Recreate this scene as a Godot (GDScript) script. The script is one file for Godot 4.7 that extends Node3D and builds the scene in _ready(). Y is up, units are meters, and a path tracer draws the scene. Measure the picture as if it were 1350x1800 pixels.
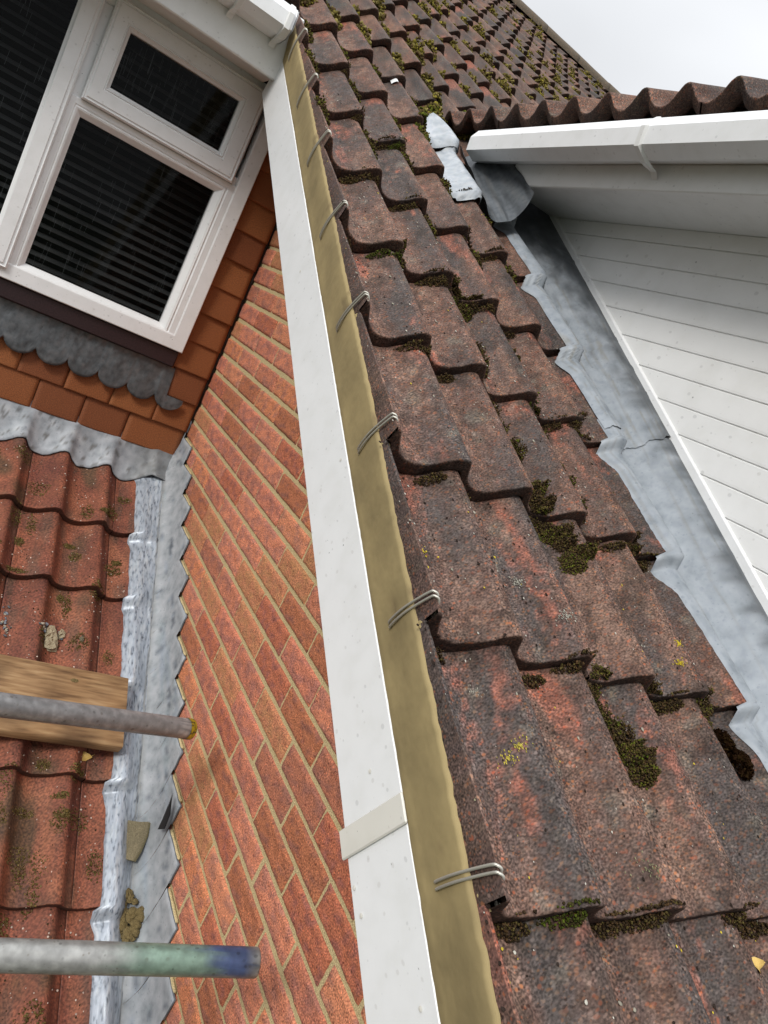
extends Node3D
# A tiled verge seen from a scaffold. Metres; the eye is the origin's height, ground 4.6 m below.

const PITCH := 29.4
const GAUGE := 0.344
const S0 := 0.18          # tail of the first tile course along the slope
const N0 := -0.646        # pan of a tile at its tail, off the roof frame
const WAVE := 0.15
const AMP := 0.050
const LPITCH := 31.0
const LN0 := -2.242
const LWAVE := 0.155
const LAMP := 0.042
const BRICK_X := 0.915
const SLATE := 0.031      # how far a tail stands above the tile below

var rng := RandomNumberGenerator.new()
var M := {}
var FR: Transform3D       # main roof frame: (x, off the roof, down the slope)
var FL: Transform3D       # lower roof frame
var FD: Transform3D       # dormer roof frame
var na := FastNoiseLite.new()
var nb := FastNoiseLite.new()
var nc := FastNoiseLite.new()
var used := {}

# ---------------------------------------------------------------- naming
func numbered(called: String) -> String:
	var k: int = used.get(called, 0)
	used[called] = k + 1
	return called if k == 0 else "%s_%03d" % [called, k]

func thing(called: String, label: String, category: String, at := Vector3.ZERO, group := "") -> Node3D:
	var o := Node3D.new()
	o.name = numbered(called)
	o.position = at
	add_child(o, true)
	tag(o, label, category, group)
	return o

func tag(o: Node, label: String, category: String, group := "") -> void:
	o.set_meta("label", label)
	if category != "":
		o.set_meta("category", category)
	if group != "":
		o.set_meta("group", group)

func part(root: Node3D, called: String, mesh: Mesh, mat: Material, x := Transform3D(), stuff := false) -> MeshInstance3D:
	# a mesh given in the scene's own metres, hung under root (or the scene)
	var o := MeshInstance3D.new()
	o.mesh = mesh
	o.material_override = mat
	if root == self:
		o.name = numbered(called)
		o.transform = x
		add_child(o, true)
	else:
		var k: int = root.get_meta("count_" + called, 0)
		root.set_meta("count_" + called, k + 1)
		o.name = called if k == 0 else "%s_%03d" % [called, k]
		root.add_child(o, true)
		var up := Transform3D()
		var p: Node = root
		while p is Node3D and p != self:
			up = p.transform * up
			p = p.get_parent()
		o.transform = up.affine_inverse() * x
	if stuff:
		o.set_meta("kind", "stuff")
	return o

func structure(called: String, mesh: Mesh, mat: Material, x := Transform3D()) -> MeshInstance3D:
	var o := part(self, called, mesh, mat, x)
	o.set_meta("kind", "structure")
	return o

# ---------------------------------------------------------------- meshes
func begin(smooth := false) -> SurfaceTool:
	var st := SurfaceTool.new()
	st.begin(Mesh.PRIMITIVE_TRIANGLES)
	st.set_smooth_group(0 if smooth else -1)
	return st

func done(st: SurfaceTool) -> ArrayMesh:
	st.generate_normals()
	st.index()
	return st.commit()

func quad(st: SurfaceTool, a: Vector3, b: Vector3, c: Vector3, d: Vector3) -> void:
	# counter-clockwise seen from outside
	st.add_vertex(a); st.add_vertex(c); st.add_vertex(b)
	st.add_vertex(a); st.add_vertex(d); st.add_vertex(c)

func tri(st: SurfaceTool, a: Vector3, b: Vector3, c: Vector3) -> void:
	st.add_vertex(a); st.add_vertex(c); st.add_vertex(b)

func grid(st: SurfaceTool, P: Array, C: Array = []) -> void:
	# P[u][v]; du x dv points outwards
	for u in P.size() - 1:
		for v in P[u].size() - 1:
			var q := [[u, v], [u + 1, v + 1], [u + 1, v], [u, v], [u, v + 1], [u + 1, v + 1]]
			for i in q:
				if C.size():
					st.set_color(C[i[0]][i[1]])
				st.add_vertex(P[i[0]][i[1]])

func bevel_box(st: SurfaceTool, lo: Vector3, hi: Vector3, r: float, x := Transform3D()) -> void:
	var c := (lo + hi) / 2.0
	var h := (hi - lo) / 2.0
	r = minf(r, minf(h.x, minf(h.y, h.z)) * 0.9)
	for ax in 3:
		var b := (ax + 1) % 3
		var d := (ax + 2) % 3
		for s in [-1.0, 1.0]:
			var f := []
			for k in [[-1, -1], [1, -1], [1, 1], [-1, 1]]:
				var v := Vector3()
				v[ax] = s * h[ax]
				v[b] = k[0] * (h[b] - r)
				v[d] = k[1] * (h[d] - r)
				f.append(x * (c + v))
			if s > 0:
				quad(st, f[0], f[1], f[2], f[3])
			else:
				quad(st, f[3], f[2], f[1], f[0])
		# edges along axis d between faces ax and b
		for s in [-1.0, 1.0]:
			for t in [-1.0, 1.0]:
				var e := []
				for k in [[0, -1], [1, -1], [1, 1], [0, 1]]:
					var v := Vector3()
					v[ax] = s * (h[ax] - (r if k[0] == 1 else 0.0))
					v[b] = t * (h[b] - (0.0 if k[0] == 1 else r))
					v[d] = k[1] * (h[d] - r)
					e.append(x * (c + v))
				if s * t > 0:
					quad(st, e[0], e[1], e[2], e[3])
				else:
					quad(st, e[3], e[2], e[1], e[0])
	for sx in [-1.0, 1.0]:
		for sy in [-1.0, 1.0]:
			for sz in [-1.0, 1.0]:
				var v := Vector3(sx * h.x, sy * h.y, sz * h.z)
				var p: Vector3 = x * (c + v - Vector3(0, sy * r, sz * r))
				var q: Vector3 = x * (c + v - Vector3(sx * r, 0, sz * r))
				var w: Vector3 = x * (c + v - Vector3(sx * r, sy * r, 0))
				if sx * sy * sz > 0:
					tri(st, p, q, w)
				else:
					tri(st, p, w, q)

func box_mesh(lo: Vector3, hi: Vector3, r := 0.002, x := Transform3D()) -> ArrayMesh:
	var st := begin()
	bevel_box(st, lo, hi, r, x)
	return done(st)

func sweep(st: SurfaceTool, prof: Array, frames: Array, caps := true) -> void:
	# an open or closed outline (Vector2, counter-clockwise seen along -z of the frames) carried along frames
	for f in frames.size() - 1:
		for k in prof.size() - 1:
			var a: Vector3 = frames[f] * Vector3(prof[k].x, prof[k].y, 0)
			var b: Vector3 = frames[f] * Vector3(prof[k + 1].x, prof[k + 1].y, 0)
			var c: Vector3 = frames[f + 1] * Vector3(prof[k + 1].x, prof[k + 1].y, 0)
			var d: Vector3 = frames[f + 1] * Vector3(prof[k].x, prof[k].y, 0)
			quad(st, a, b, c, d)
	if caps:
		var poly := PackedVector2Array(prof)
		if prof[0].is_equal_approx(prof[-1]):
			poly.remove_at(poly.size() - 1)
		var t := Geometry2D.triangulate_polygon(poly)
		for e in [0, frames.size() - 1]:
			for i in range(0, t.size(), 3):
				var p := []
				for j in 3:
					p.append(frames[e] * Vector3(poly[t[i + j]].x, poly[t[i + j]].y, 0))
				tri(st, p[0], p[1], p[2])
				tri(st, p[0] + Vector3(0, 0.0001, 0), p[2] + Vector3(0, 0.0001, 0), p[1] + Vector3(0, 0.0001, 0))

func wire(st: SurfaceTool, pts: Array, r: float, segs := 8) -> void:
	var rings := []
	var up := Vector3(0.3, 0.2, 0.9).normalized()
	for i in pts.size():
		var d: Vector3 = (pts[mini(i + 1, pts.size() - 1)] - pts[maxi(i - 1, 0)]).normalized()
		var a := up.cross(d).normalized()
		var b := d.cross(a)
		var ring := []
		for k in segs + 1:
			var t := TAU * k / segs
			ring.append(pts[i] + (a * cos(t) + b * sin(t)) * r)
		rings.append(ring)
	# along x around: flip so that it faces out
	for i in rings.size() - 1:
		for k in segs:
			quad(st, rings[i][k], rings[i][k + 1], rings[i + 1][k + 1], rings[i + 1][k])
	for k in range(1, segs - 1):
		tri(st, rings[0][0], rings[0][k + 1], rings[0][k])
		tri(st, rings[-1][0], rings[-1][k], rings[-1][k + 1])

func curve(pts: Array, n: int) -> Array:
	# Catmull-Rom through pts
	var out := []
	for i in pts.size() - 1:
		var p0: Vector3 = pts[maxi(i - 1, 0)]
		var p1: Vector3 = pts[i]
		var p2: Vector3 = pts[i + 1]
		var p3: Vector3 = pts[mini(i + 2, pts.size() - 1)]
		for k in n:
			out.append(p1.cubic_interpolate(p2, p0, p3, float(k) / n))
	out.append(pts[-1])
	return out

func rect_frame(st: SurfaceTool, x0: float, x1: float, y0: float, y1: float, w: Array, prof: Array, x := Transform3D()) -> void:
	# mitred frame; w = widths left, bottom, right, top; prof = [share of the width, z]
	for k in prof.size() - 1:
		var o := []
		for p in [prof[k], prof[k + 1]]:
			var t: float = p[0]
			o.append([x * Vector3(x0 + t * w[0], y0 + t * w[1], p[1]), x * Vector3(x1 - t * w[2], y0 + t * w[1], p[1]), x * Vector3(x1 - t * w[2], y1 - t * w[3], p[1]), x * Vector3(x0 + t * w[0], y1 - t * w[3], p[1])])
		for e in 4:
			var f := (e + 1) % 4
			quad(st, o[0][e], o[0][f], o[1][f], o[1][e])

func blob(r: float, seed_: int, lon := 8, lat := 5, rough := 0.3, squash := 0.7) -> ArrayMesh:
	var st := begin(true)
	var P := []
	for u in lon + 1:
		var col := []
		for v in lat + 1:
			var th := TAU * (u % lon) / lon
			var ph := -PI / 2 + PI * v / lat
			var d := Vector3(cos(ph) * cos(th), sin(ph), -cos(ph) * sin(th))
			var k := 1.0 + rough * na.get_noise_3dv(d * 18.0 + Vector3(seed_ * 37.0, 0, 0))
			col.append(Vector3(d.x, d.y * squash, d.z) * r * k)
		P.append(col)
	grid(st, P)
	return done(st)

# ---------------------------------------------------------------- textures
func lut_texture(size: int, freq: float, seed_: int, stops: Array, octaves := 4, kind := FastNoiseLite.TYPE_SIMPLEX_SMOOTH) -> Image:
	var n := FastNoiseLite.new()
	n.seed = seed_
	n.noise_type = kind
	n.frequency = freq
	n.fractal_octaves = octaves
	if kind == FastNoiseLite.TYPE_CELLULAR:
		n.fractal_type = FastNoiseLite.FRACTAL_NONE
	var im := n.get_seamless_image(size, size)
	im.convert(Image.FORMAT_L8)
	var src := im.get_data()
	var g := Gradient.new()
	g.offsets = PackedFloat32Array(stops.map(func(s): return s[0]))
	g.colors = PackedColorArray(stops.map(func(s): return s[1]))
	var lut := PackedByteArray()
	lut.resize(768)
	for i in 256:
		var c := g.sample(i / 255.0)
		lut[i * 3] = int(clampf(c.r, 0, 1) * 255)
		lut[i * 3 + 1] = int(clampf(c.g, 0, 1) * 255)
		lut[i * 3 + 2] = int(clampf(c.b, 0, 1) * 255)
	var out := PackedByteArray()
	out.resize(size * size * 3)
	var o := 0
	for i in size * size:
		var k := src[i] * 3
		out[o] = lut[k]
		out[o + 1] = lut[k + 1]
		out[o + 2] = lut[k + 2]
		o += 3
	return Image.create_from_data(size, size, false, Image.FORMAT_RGB8, out)

func specks(im: Image, count: int, r0: float, r1: float, cols: Array, alpha := 0.8) -> void:
	var w := im.get_width()
	for i in count:
		var cx := rng.randi() % w
		var cy := rng.randi() % w
		var r := lerpf(r0, r1, pow(rng.randf(), 2.5))
		var c: Color = cols[rng.randi() % cols.size()]
		var e := rng.randf_range(0.6, 1.0)
		var k := int(ceil(r))
		for y in range(-k, k + 1):
			for x in range(-k, k + 1):
				var d := sqrt(x * x + y * y / (e * e))
				if d <= r + 0.3:
					var px := posmod(cx + x, w)
					var py := posmod(cy + y, w)
					var a := alpha * clampf(r + 0.5 - d, 0.0, 1.0)
					im.set_pixel(px, py, im.get_pixel(px, py).lerp(c, a))

func tex(im: Image) -> ImageTexture:
	return ImageTexture.create_from_image(im)

func mat(called: String, c: Color, rough: float, t: Texture2D = null, per_metre := 1.0, bump: Texture2D = null, bump_cm := 0.1, vc := false) -> StandardMaterial3D:
	# c is a linear, real-world base colour
	var m := StandardMaterial3D.new()
	m.resource_name = called
	m.albedo_color = c.linear_to_srgb()
	m.roughness = rough
	m.vertex_color_use_as_albedo = vc
	if t or bump:
		m.uv1_triplanar = true
		m.uv1_world_triplanar = true
		m.uv1_triplanar_sharpness = 4.0
		m.uv1_scale = Vector3.ONE * per_metre
		m.albedo_texture = t
	if bump:
		m.heightmap_enabled = true
		m.heightmap_texture = bump
		m.heightmap_scale = bump_cm
	M[called] = m
	return m

func g(v: float) -> Color:
	return Color(v, v, v)

# ---------------------------------------------------------------- roof shapes
const KNOTS := [1.0, 0.97, 0.66, 0.34, 0.16, 0.055, 0.005, 0.0, 0.035, 0.10, 0.20, 0.33, 0.49, 0.66, 0.83, 0.95]

func wave(t: float) -> float:
	# asymmetric double pantile: crest at t = 0, quick drop into a wide hollow pan, slow rise
	t = fposmod(t, 1.0) * 16.0
	var i := int(t)
	return cubic_interpolate(KNOTS[i % 16], KNOTS[(i + 1) % 16], KNOTS[(i + 15) % 16], KNOTS[(i + 2) % 16], t - i)

func roof_n(x: float, s: float) -> float:
	# height of the tiles' upper face off the main roof frame
	return N0 + AMP * wave((x - 0.62) / WAVE) - SLATE * fposmod((s - S0) / GAUGE, 1.0)

func rp(x: float, s: float, n: float) -> Vector3:
	return FR * Vector3(x, n, -s)

func on_roof(x: float, s: float, lift := 0.0) -> Vector3:
	return rp(x, s, roof_n(x, s) + lift)

var LTAILS := [-0.13, 0.22, 0.553, 0.897, 1.215, 1.53, 1.81, 2.13, 2.45]

func low_n(x: float, s: float) -> float:
	var f := 0.0
	for i in LTAILS.size() - 1:
		if s >= LTAILS[i] and s < LTAILS[i + 1]:
			f = (s - LTAILS[i]) / (LTAILS[i + 1] - LTAILS[i])
	return LN0 + LAMP * wave((x - 0.508) / LWAVE) - SLATE * f

func lp(x: float, s: float, n: float) -> Vector3:
	return FL * Vector3(x, n, -s)

func on_low(x: float, s: float, lift := 0.0) -> Vector3:
	return lp(x, s, low_n(x, s) + lift)

func frame_of(ex: Vector3, S: Vector3, at := Vector3.ZERO) -> Transform3D:
	return Transform3D(Basis(ex, ex.cross(S), -S), at)

func dark_tile_color(x: float, s: float, tail: float, sd: float) -> Color:
	# concrete worn to purple-brown and grey, with the red body showing in patches
	var a := na.get_noise_3d(x * 120.0, s * 30.0, sd)
	var b := nb.get_noise_3d(x * 110.0, s * 22.0, sd + 40.0)
	var b2 := nb.get_noise_3d(x * 30.0, s * 20.0, sd + 140.0)
	var d := nc.get_noise_3d(x * 520.0, s * 420.0, sd)
	var crest := wave((x + 0.045) / WAVE)
	var c := Color(0.205, 0.120, 0.092)
	c = c.lerp(Color(0.105, 0.091, 0.086), clampf(0.05 + 1.2 * b + 0.7 * b2 + 0.5 * d + 0.42 * crest, 0.0, 0.9))
	c = c.lerp(Color(0.26, 0.165, 0.125), clampf(-0.15 - 1.7 * b + 0.6 * d + 0.25 * (1.0 - crest), 0.0, 0.6))
	var red := smoothstep(0.26, 0.56, a + 0.32 * d + 0.2 * b2 - 0.11 + 0.26 * smoothstep(0.62, 0.95, tail))
	c = c.lerp(Color(0.37, 0.14, 0.095), red * 0.72)
	var dirt := smoothstep(0.12, 0.45, nb.get_noise_3d(x * 160.0, s * 90.0, sd + 90.0))
	c = c.lerp(Color(0.05, 0.042, 0.036), dirt * 0.5)
	var pale := smoothstep(0.3, 0.5, na.get_noise_3d(x * 150.0, s * 120.0, sd + 200.0))
	c = c.lerp(Color(0.24, 0.215, 0.175), pale * 0.45)
	return c * (1.0 + 0.5 * d)

func red_tile_color(x: float, s: float, tail: float, sd: float) -> Color:
	var a := na.get_noise_3d(x * 60.0, s * 25.0, sd)
	var b := nb.get_noise_3d(x * 50.0, s * 30.0, sd + 40.0)
	var d := nc.get_noise_3d(x * 160.0, s * 160.0, sd)
	var c := Color(0.30, 0.098, 0.052)
	c = c.lerp(Color(0.16, 0.048, 0.032), clampf(0.35 + 1.2 * b, 0.0, 1.0))
	c = c.lerp(Color(0.36, 0.135, 0.07), smoothstep(0.15, 0.5, a) * 0.7)
	c = c.lerp(Color(0.085, 0.062, 0.03), smoothstep(0.3, 0.55, nb.get_noise_3d(x * 40.0 + 9.0, s * 20.0, sd + 7.0)) * 0.7)
	c = c.lerp(Color(0.12, 0.075, 0.05), smoothstep(0.1, 0.4, na.get_noise_3d(x * 130.0, s * 30.0, sd + 77.0)) * 0.55)
	return c * (1.0 + 0.3 * d)

func tile_mesh(x0: float, x1: float, off: float, wl: float, amp: float, gauge: float, nx: int, ny: int, sd: float, colour: Callable, rough := 0.0009, left := 0.027) -> ArrayMesh:
	# local: x across, y off the roof, z down the slope; tail at z = 0
	var st := begin(true)
	var rows := []
	var head := gauge + 0.035
	for k in ny + 1:
		rows.append([head * (1.0 - float(k) / ny) + 0.006 * float(k) / ny, 0.0])
	rows.append([0.0022, -0.0001]); rows.append([0.0006, -0.0007]); rows.append([0.0, -0.0024]); rows.append([0.0002, -0.006]); rows.append([0.0005, -0.027]); rows.append([0.002, -0.0300]); rows.append([0.05, -0.0302])
	var P := []
	var C := []
	for i in nx + 1:
		var x := lerpf(x0, x1, float(i) / nx)
		var w := amp * wave((x + off) / wl)
		var pc := []
		var cc := []
		for r in rows:
			var s: float = r[0]
			var e := rough * na.get_noise_3d(x * 700.0, s * 700.0, sd + r[1] * 4000.0)
			var y: float = w - SLATE * s / gauge + r[1] + e + 0.0012 * nb.get_noise_3d(x * 60.0, s * 40.0, sd)
			var z := -s + (0.0016 * na.get_noise_2d(x * 500.0, sd * 3.0) + 0.0022 * nb.get_noise_2d(x * 90.0, sd) if s < 0.02 else 0.0)
			pc.append(Vector3(x, y, z))
			var c: Color = colour.call(x, s, s / gauge, sd)
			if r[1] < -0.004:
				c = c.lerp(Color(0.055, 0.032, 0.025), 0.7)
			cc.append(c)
		P.append(pc)
		C.append(cc)
	# du x dv: x times +z gives -y, so run v the other way round
	for i in nx + 1:
		P[i].reverse()
		C[i].reverse()
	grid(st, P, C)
	# side faces
	var nv: int = P[0].size()
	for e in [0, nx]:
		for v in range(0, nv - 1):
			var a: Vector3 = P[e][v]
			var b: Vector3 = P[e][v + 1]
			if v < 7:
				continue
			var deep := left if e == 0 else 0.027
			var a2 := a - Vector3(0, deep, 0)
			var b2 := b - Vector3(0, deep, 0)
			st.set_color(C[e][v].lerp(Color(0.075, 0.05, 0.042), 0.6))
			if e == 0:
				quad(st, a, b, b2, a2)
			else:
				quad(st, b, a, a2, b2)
	return done(st)

# ---------------------------------------------------------------- ready
func _ready() -> void:
	rng.seed = 7
	# ----- camera
	var cam := Camera3D.new()
	cam.name = "camera"
	var right := Vector3(0.79864032, 0.43616377, 0.41465022)
	var up := -Vector3(0.28788452, -0.88194555, 0.37322184)
	cam.transform = Transform3D(Basis(right, up, right.cross(up)).orthonormalized(), Vector3.ZERO)
	cam.fov = 67.162
	cam.near = 0.05
	cam.far = 3000.0
	cam.current = true
	add_child(cam)
	# ----- sky and sun
	var env := Environment.new()
	env.background_mode = Environment.BG_SKY
	var sky := Sky.new()
	var pano := PanoramaSkyMaterial.new()
	pano.panorama = sky_picture()
	sky.sky_material = pano
	env.sky = sky
	env.background_energy_multiplier = 1.0
	env.tonemap_mode = Environment.TONE_MAPPER_LINEAR
	env.tonemap_exposure = 1.34
	env.sdfgi_enabled = true
	env.ssao_enabled = true
	env.ssil_enabled = true
	var we := WorldEnvironment.new()
	we.name = "world"
	we.environment = env
	add_child(we)
	var sun := DirectionalLight3D.new()
	sun.name = "sun_through_cloud"
	sun.light_energy = 0.5
	sun.light_angular_distance = 14.0
	sun.light_color = Color(1.0, 0.985, 0.96)
	sun.shadow_enabled = true
	add_child(sun)
	sun.look_at_from_position(Vector3(-6.5, 6.5, 4.0), Vector3.ZERO)
	# ----- helpers
	na.seed = 3; na.frequency = 0.1; na.fractal_octaves = 4
	nb.seed = 11; nb.frequency = 0.1; nb.fractal_octaves = 3
	nc.seed = 23; nc.frequency = 0.1; nc.fractal_octaves = 2
	var p := deg_to_rad(PITCH)
	FR = frame_of(Vector3.RIGHT, Vector3(0, sin(p), -cos(p)))
	var q := deg_to_rad(LPITCH)
	FL = frame_of(Vector3.RIGHT, Vector3(0, sin(q), -cos(q)))
	var d := deg_to_rad(30.0)
	FD = frame_of(Vector3(0, 0, 1), Vector3(cos(d), sin(d), 0), Vector3(1.30, 0.866, 0))
	materials()
	ground()
	brick_wall()
	window_wall()
	lower_roof()
	main_roof()
	verge()
	dormer()
	leadwork()
	window()
	eaves()
	scaffold()
	growth()
	debris()

func sky_picture() -> ImageTexture:
	var w := 512
	var h := 256
	var im := Image.create(w, h, false, Image.FORMAT_RGBF)
	var n := FastNoiseLite.new()
	n.seed = 5; n.frequency = 0.9; n.fractal_octaves = 5
	for y in h:
		var el := PI / 2 - PI * (y + 0.5) / h
		for x in w:
			var az := TAU * (x + 0.5) / w
			var v := Vector3(cos(el) * cos(az), sin(el), cos(el) * sin(az))
			var L := 0.07
			var c := Color(0.9, 1.0, 0.85)
			if el > 0:
				var k := n.get_noise_3d(v.x * 1.2, v.y * 2.6, v.z * 1.2)
				L = (0.32 + 1.32 * pow(sin(el), 1.7)) * (1.0 + 0.34 * k)
				c = Color(0.965, 0.99, 1.03)
			im.set_pixel(x, y, Color(c.r * L, c.g * L, c.b * L))
	return ImageTexture.create_from_image(im)

func materials() -> void:
	# concrete tile grain
	var grain := lut_texture(1024, 0.20, 2, [[0.0, g(0.22)], [0.35, g(0.52)], [0.6, g(0.72)], [1.0, g(1.0)]], 3)
	specks(grain, 17000, 0.7, 2.0, [g(0.25), g(0.32), Color(0.33, 0.23, 0.19)], 0.75)
	specks(grain, 17000, 0.9, 2.9, [Color(1, 0.93, 0.85), Color(1, 0.8, 0.62), g(1.0), Color(1, 0.72, 0.6)], 0.85)
	var t_grain := tex(grain)
	var rough := tex(lut_texture(512, 0.11, 8, [[0.0, g(0.0)], [1.0, g(1.0)]], 4))
	mat("dark_tile", g(1.62), 0.85, t_grain, 1.15, rough, 0.12, true)
	mat("far_tile", Color(1.45, 1.5, 1.5), 0.85, t_grain, 1.15, null, 0.0, true)
	mat("far_tile_red", Color(1.62, 1.5, 1.42), 0.85, t_grain, 1.15, null, 0.0, true)
	mat("far_tile_grey", Color(1.2, 1.3, 1.34), 0.85, t_grain, 1.15, null, 0.0, true)
	for k in ["dark_tile", "far_tile", "far_tile_red", "far_tile_grey"]:
		M[k].metallic_specular = 0.35
	var clay := lut_texture(512, 0.14, 12, [[0.0, g(0.42)], [0.5, g(0.74)], [1.0, g(1.0)]], 4)
	specks(clay, 3500, 0.5, 2.2, [g(0.35), g(0.45)], 0.6)
	specks(clay, 1100, 0.6, 2.4, [Color(1, 0.95, 0.9)], 0.7)
	var t_clay := tex(clay)
	mat("red_tile", g(1.6), 0.75, t_clay, 1.6, rough, 0.06, true)
	var sand := lut_texture(512, 0.18, 14, [[0.0, g(0.52)], [0.5, g(0.80)], [1.0, g(1.0)]], 4)
	specks(sand, 5000, 0.5, 1.2, [g(0.5), g(0.58)], 0.6)
	var t_sand := tex(sand)
	mat("hung_tile", Color(0.40, 0.125, 0.034), 0.7, t_sand, 2.4, rough, 0.03)
	mat("hung_tile_dark", Color(0.32, 0.095, 0.028), 0.7, t_sand, 2.4, rough, 0.03)
	mat("hung_tile_light", Color(0.45, 0.15, 0.042), 0.7, t_sand, 2.4, rough, 0.03)
	# brick
	var br := lut_texture(1024, 0.17, 21, [[0.0, g(0.35)], [0.4, g(0.66)], [0.7, g(0.80)], [1.0, g(1.0)]], 4)
	specks(br, 9000, 0.8, 3.0, [g(0.36), g(0.45), Color(0.42, 0.3, 0.32)], 0.65)
	specks(br, 6500, 0.7, 2.3, [Color(1, 0.95, 0.92), Color(1, 0.9, 0.85)], 0.85)
	var drag := tex(lut_texture(512, 0.045, 25, [[0.0, g(0.0)], [0.45, g(0.55)], [1.0, g(1.0)]], 5))
	mat("brick", g(2.3), 0.85, tex(br), 1.2, drag, 0.35, true)
	mat("mortar", Color(0.93, 0.75, 0.40), 0.95, t_sand, 3.0, rough, 0.15)
	mat("verge_mortar", Color(0.41, 0.315, 0.150), 0.92, tex(lut_texture(512, 0.012, 31, [[0.0, g(0.80)], [0.45, g(0.90)], [1.0, g(1.0)]], 6)), 0.9, rough, 0.05, true)
	mat("loose_mortar", Color(0.26, 0.19, 0.075), 0.95, t_sand, 3.0, rough, 0.3)
	# plastic: a faint film of dirt
	var film := lut_texture(1024, 0.012, 41, [[0.0, Color(0.965, 0.965, 0.96)], [0.5, Color(0.99, 0.99, 0.99)], [1.0, g(1.0)]], 5)
	specks(film, 900, 0.8, 5.0, [Color(0.80, 0.80, 0.80), Color(0.86, 0.85, 0.84)], 0.4)
	specks(film, 60, 0.6, 1.6, [g(0.35)], 0.7)
	var t_film := tex(film)
	mat("plastic", Color(0.86, 0.868, 0.875), 0.32, t_film, 1.1)
	mat("plastic_old", Color(0.80, 0.80, 0.785), 0.36, t_film, 1.1)
	mat("plastic_cream", Color(0.74, 0.72, 0.66), 0.4, t_film, 1.3)
	mat("plastic_clad", Color(0.88, 0.88, 0.87), 0.4, t_film, 0.7)
	# lead
	var ld := lut_texture(1024, 0.011, 51, [[0.0, Color(0.66, 0.68, 0.70)], [0.35, Color(0.78, 0.80, 0.815)], [0.6, Color(0.83, 0.845, 0.86)], [1.0, Color(0.90, 0.91, 0.92)]], 6)
	specks(ld, 1100, 0.8, 6.0, [Color(0.55, 0.58, 0.62), Color(0.62, 0.65, 0.68)], 0.35)
	specks(ld, 700, 0.6, 2.0, [g(0.3), g(0.4)], 0.5)
	var t_lead := tex(ld)
	mat("lead", Color(0.64, 0.64, 0.645), 0.55, t_lead, 1.6, rough, 0.02, true)
	M["lead"].metallic = 0.1
	var streak := lut_texture(1024, 0.03, 57, [[0.0, g(0.35)], [0.2, Color(0.58, 0.60, 0.63)], [0.34, Color(0.84, 0.86, 0.88)], [1.0, g(0.96)]], 3)
	mat("lead_spotted", Color(0.62, 0.64, 0.67), 0.42, tex(streak), 1.0, rough, 0.03, true)
	M["lead_spotted"].metallic = 0.2
	M["lead_spotted"].uv1_scale = Vector3(2.6, 1.3, 0.9)
	mat("lead_dark", g(0.20), 0.42, t_lead, 3.2, rough, 0.03, true)
	M["lead_dark"].metallic = 0.35
	# others
	mat("tar", g(0.012), 0.6)
	mat("sill_paint", Color(0.045, 0.022, 0.026), 0.45, t_sand, 1.5)
	mat("dark_room", g(0.025), 0.9)
	mat("slat", Color(0.155, 0.165, 0.165), 0.6)
	mat("steel_wire", Color(0.52, 0.50, 0.44), 0.45)
	M["steel_wire"].metallic = 0.5
	var gz := lut_texture(512, 0.03, 61, [[0.0, g(0.68)], [0.5, g(0.80)], [1.0, g(0.95)]], 5)
	specks(gz, 500, 0.8, 4.0, [g(0.42), Color(0.5, 0.45, 0.4)], 0.4)
	mat("tube_steel", g(1.0), 0.42, tex(gz), 2.2, rough, 0.02, true)
	M["tube_steel"].metallic = 0.35
	var wd := lut_texture(512, 0.02, 71, [[0.0, Color(0.45, 0.36, 0.26)], [0.4, Color(0.74, 0.63, 0.48)], [0.7, Color(0.84, 0.74, 0.58)], [1.0, Color(0.95, 0.87, 0.72)]], 5)
	mat("board_wood", Color(0.54, 0.455, 0.385), 0.8, tex(wd), 1.0, tex(wd), 0.05, true)
	M["board_wood"].uv1_scale = Vector3(0.6, 7.0, 7.0)
	mat("underlay", Color(0.03, 0.028, 0.026), 0.95)
	mat("ground_grass", Color(0.06, 0.08, 0.03), 1.0, t_clay, 0.3)
	mat("moss", g(1.0), 1.0)
	M["moss"].vertex_color_use_as_albedo = true
	M["moss"].metallic_specular = 0.1
	mat("leaf", Color(0.62, 0.42, 0.12), 0.6)
	mat("stone_chip", g(1.0), 0.9, t_sand, 3.0, rough, 0.2, true)
	mat("ridge", Color(0.24, 0.19, 0.13), 0.9, t_grain, 1.0)
	mat("yellow_paint", Color(0.62, 0.46, 0.03), 0.5, tex(gz), 6.0)
	mat("white_paint", g(0.62), 0.5, tex(gz), 5.0)
	var gl := StandardMaterial3D.new()
	gl.transparency = BaseMaterial3D.TRANSPARENCY_ALPHA
	gl.albedo_color = Color(0.02, 0.025, 0.025, 0.35)
	gl.roughness = 0.03
	gl.metallic_specular = 0.22
	M["glass"] = gl
	var rs := StandardMaterial3D.new()
	rs.albedo_color = Color(0.36, 0.38, 0.39)
	rs.roughness = 0.6
	M["rain_mark"] = rs

func ground() -> void:
	var st := begin()
	quad(st, Vector3(-900, -4.6, 900), Vector3(900, -4.6, 900), Vector3(900, -4.6, -900), Vector3(-900, -4.6, -900))
	structure("ground", done(st), M.ground_grass)

# ---------------------------------------------------------------- brick wall
func bed(j: int) -> float:
	if j <= 9:
		return 0.1755 - 0.0743 * j
	if j <= 12:
		return -0.4932 - 0.0723 * (j - 9)
	return -0.7101 - 0.0786 * (j - 12)

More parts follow.
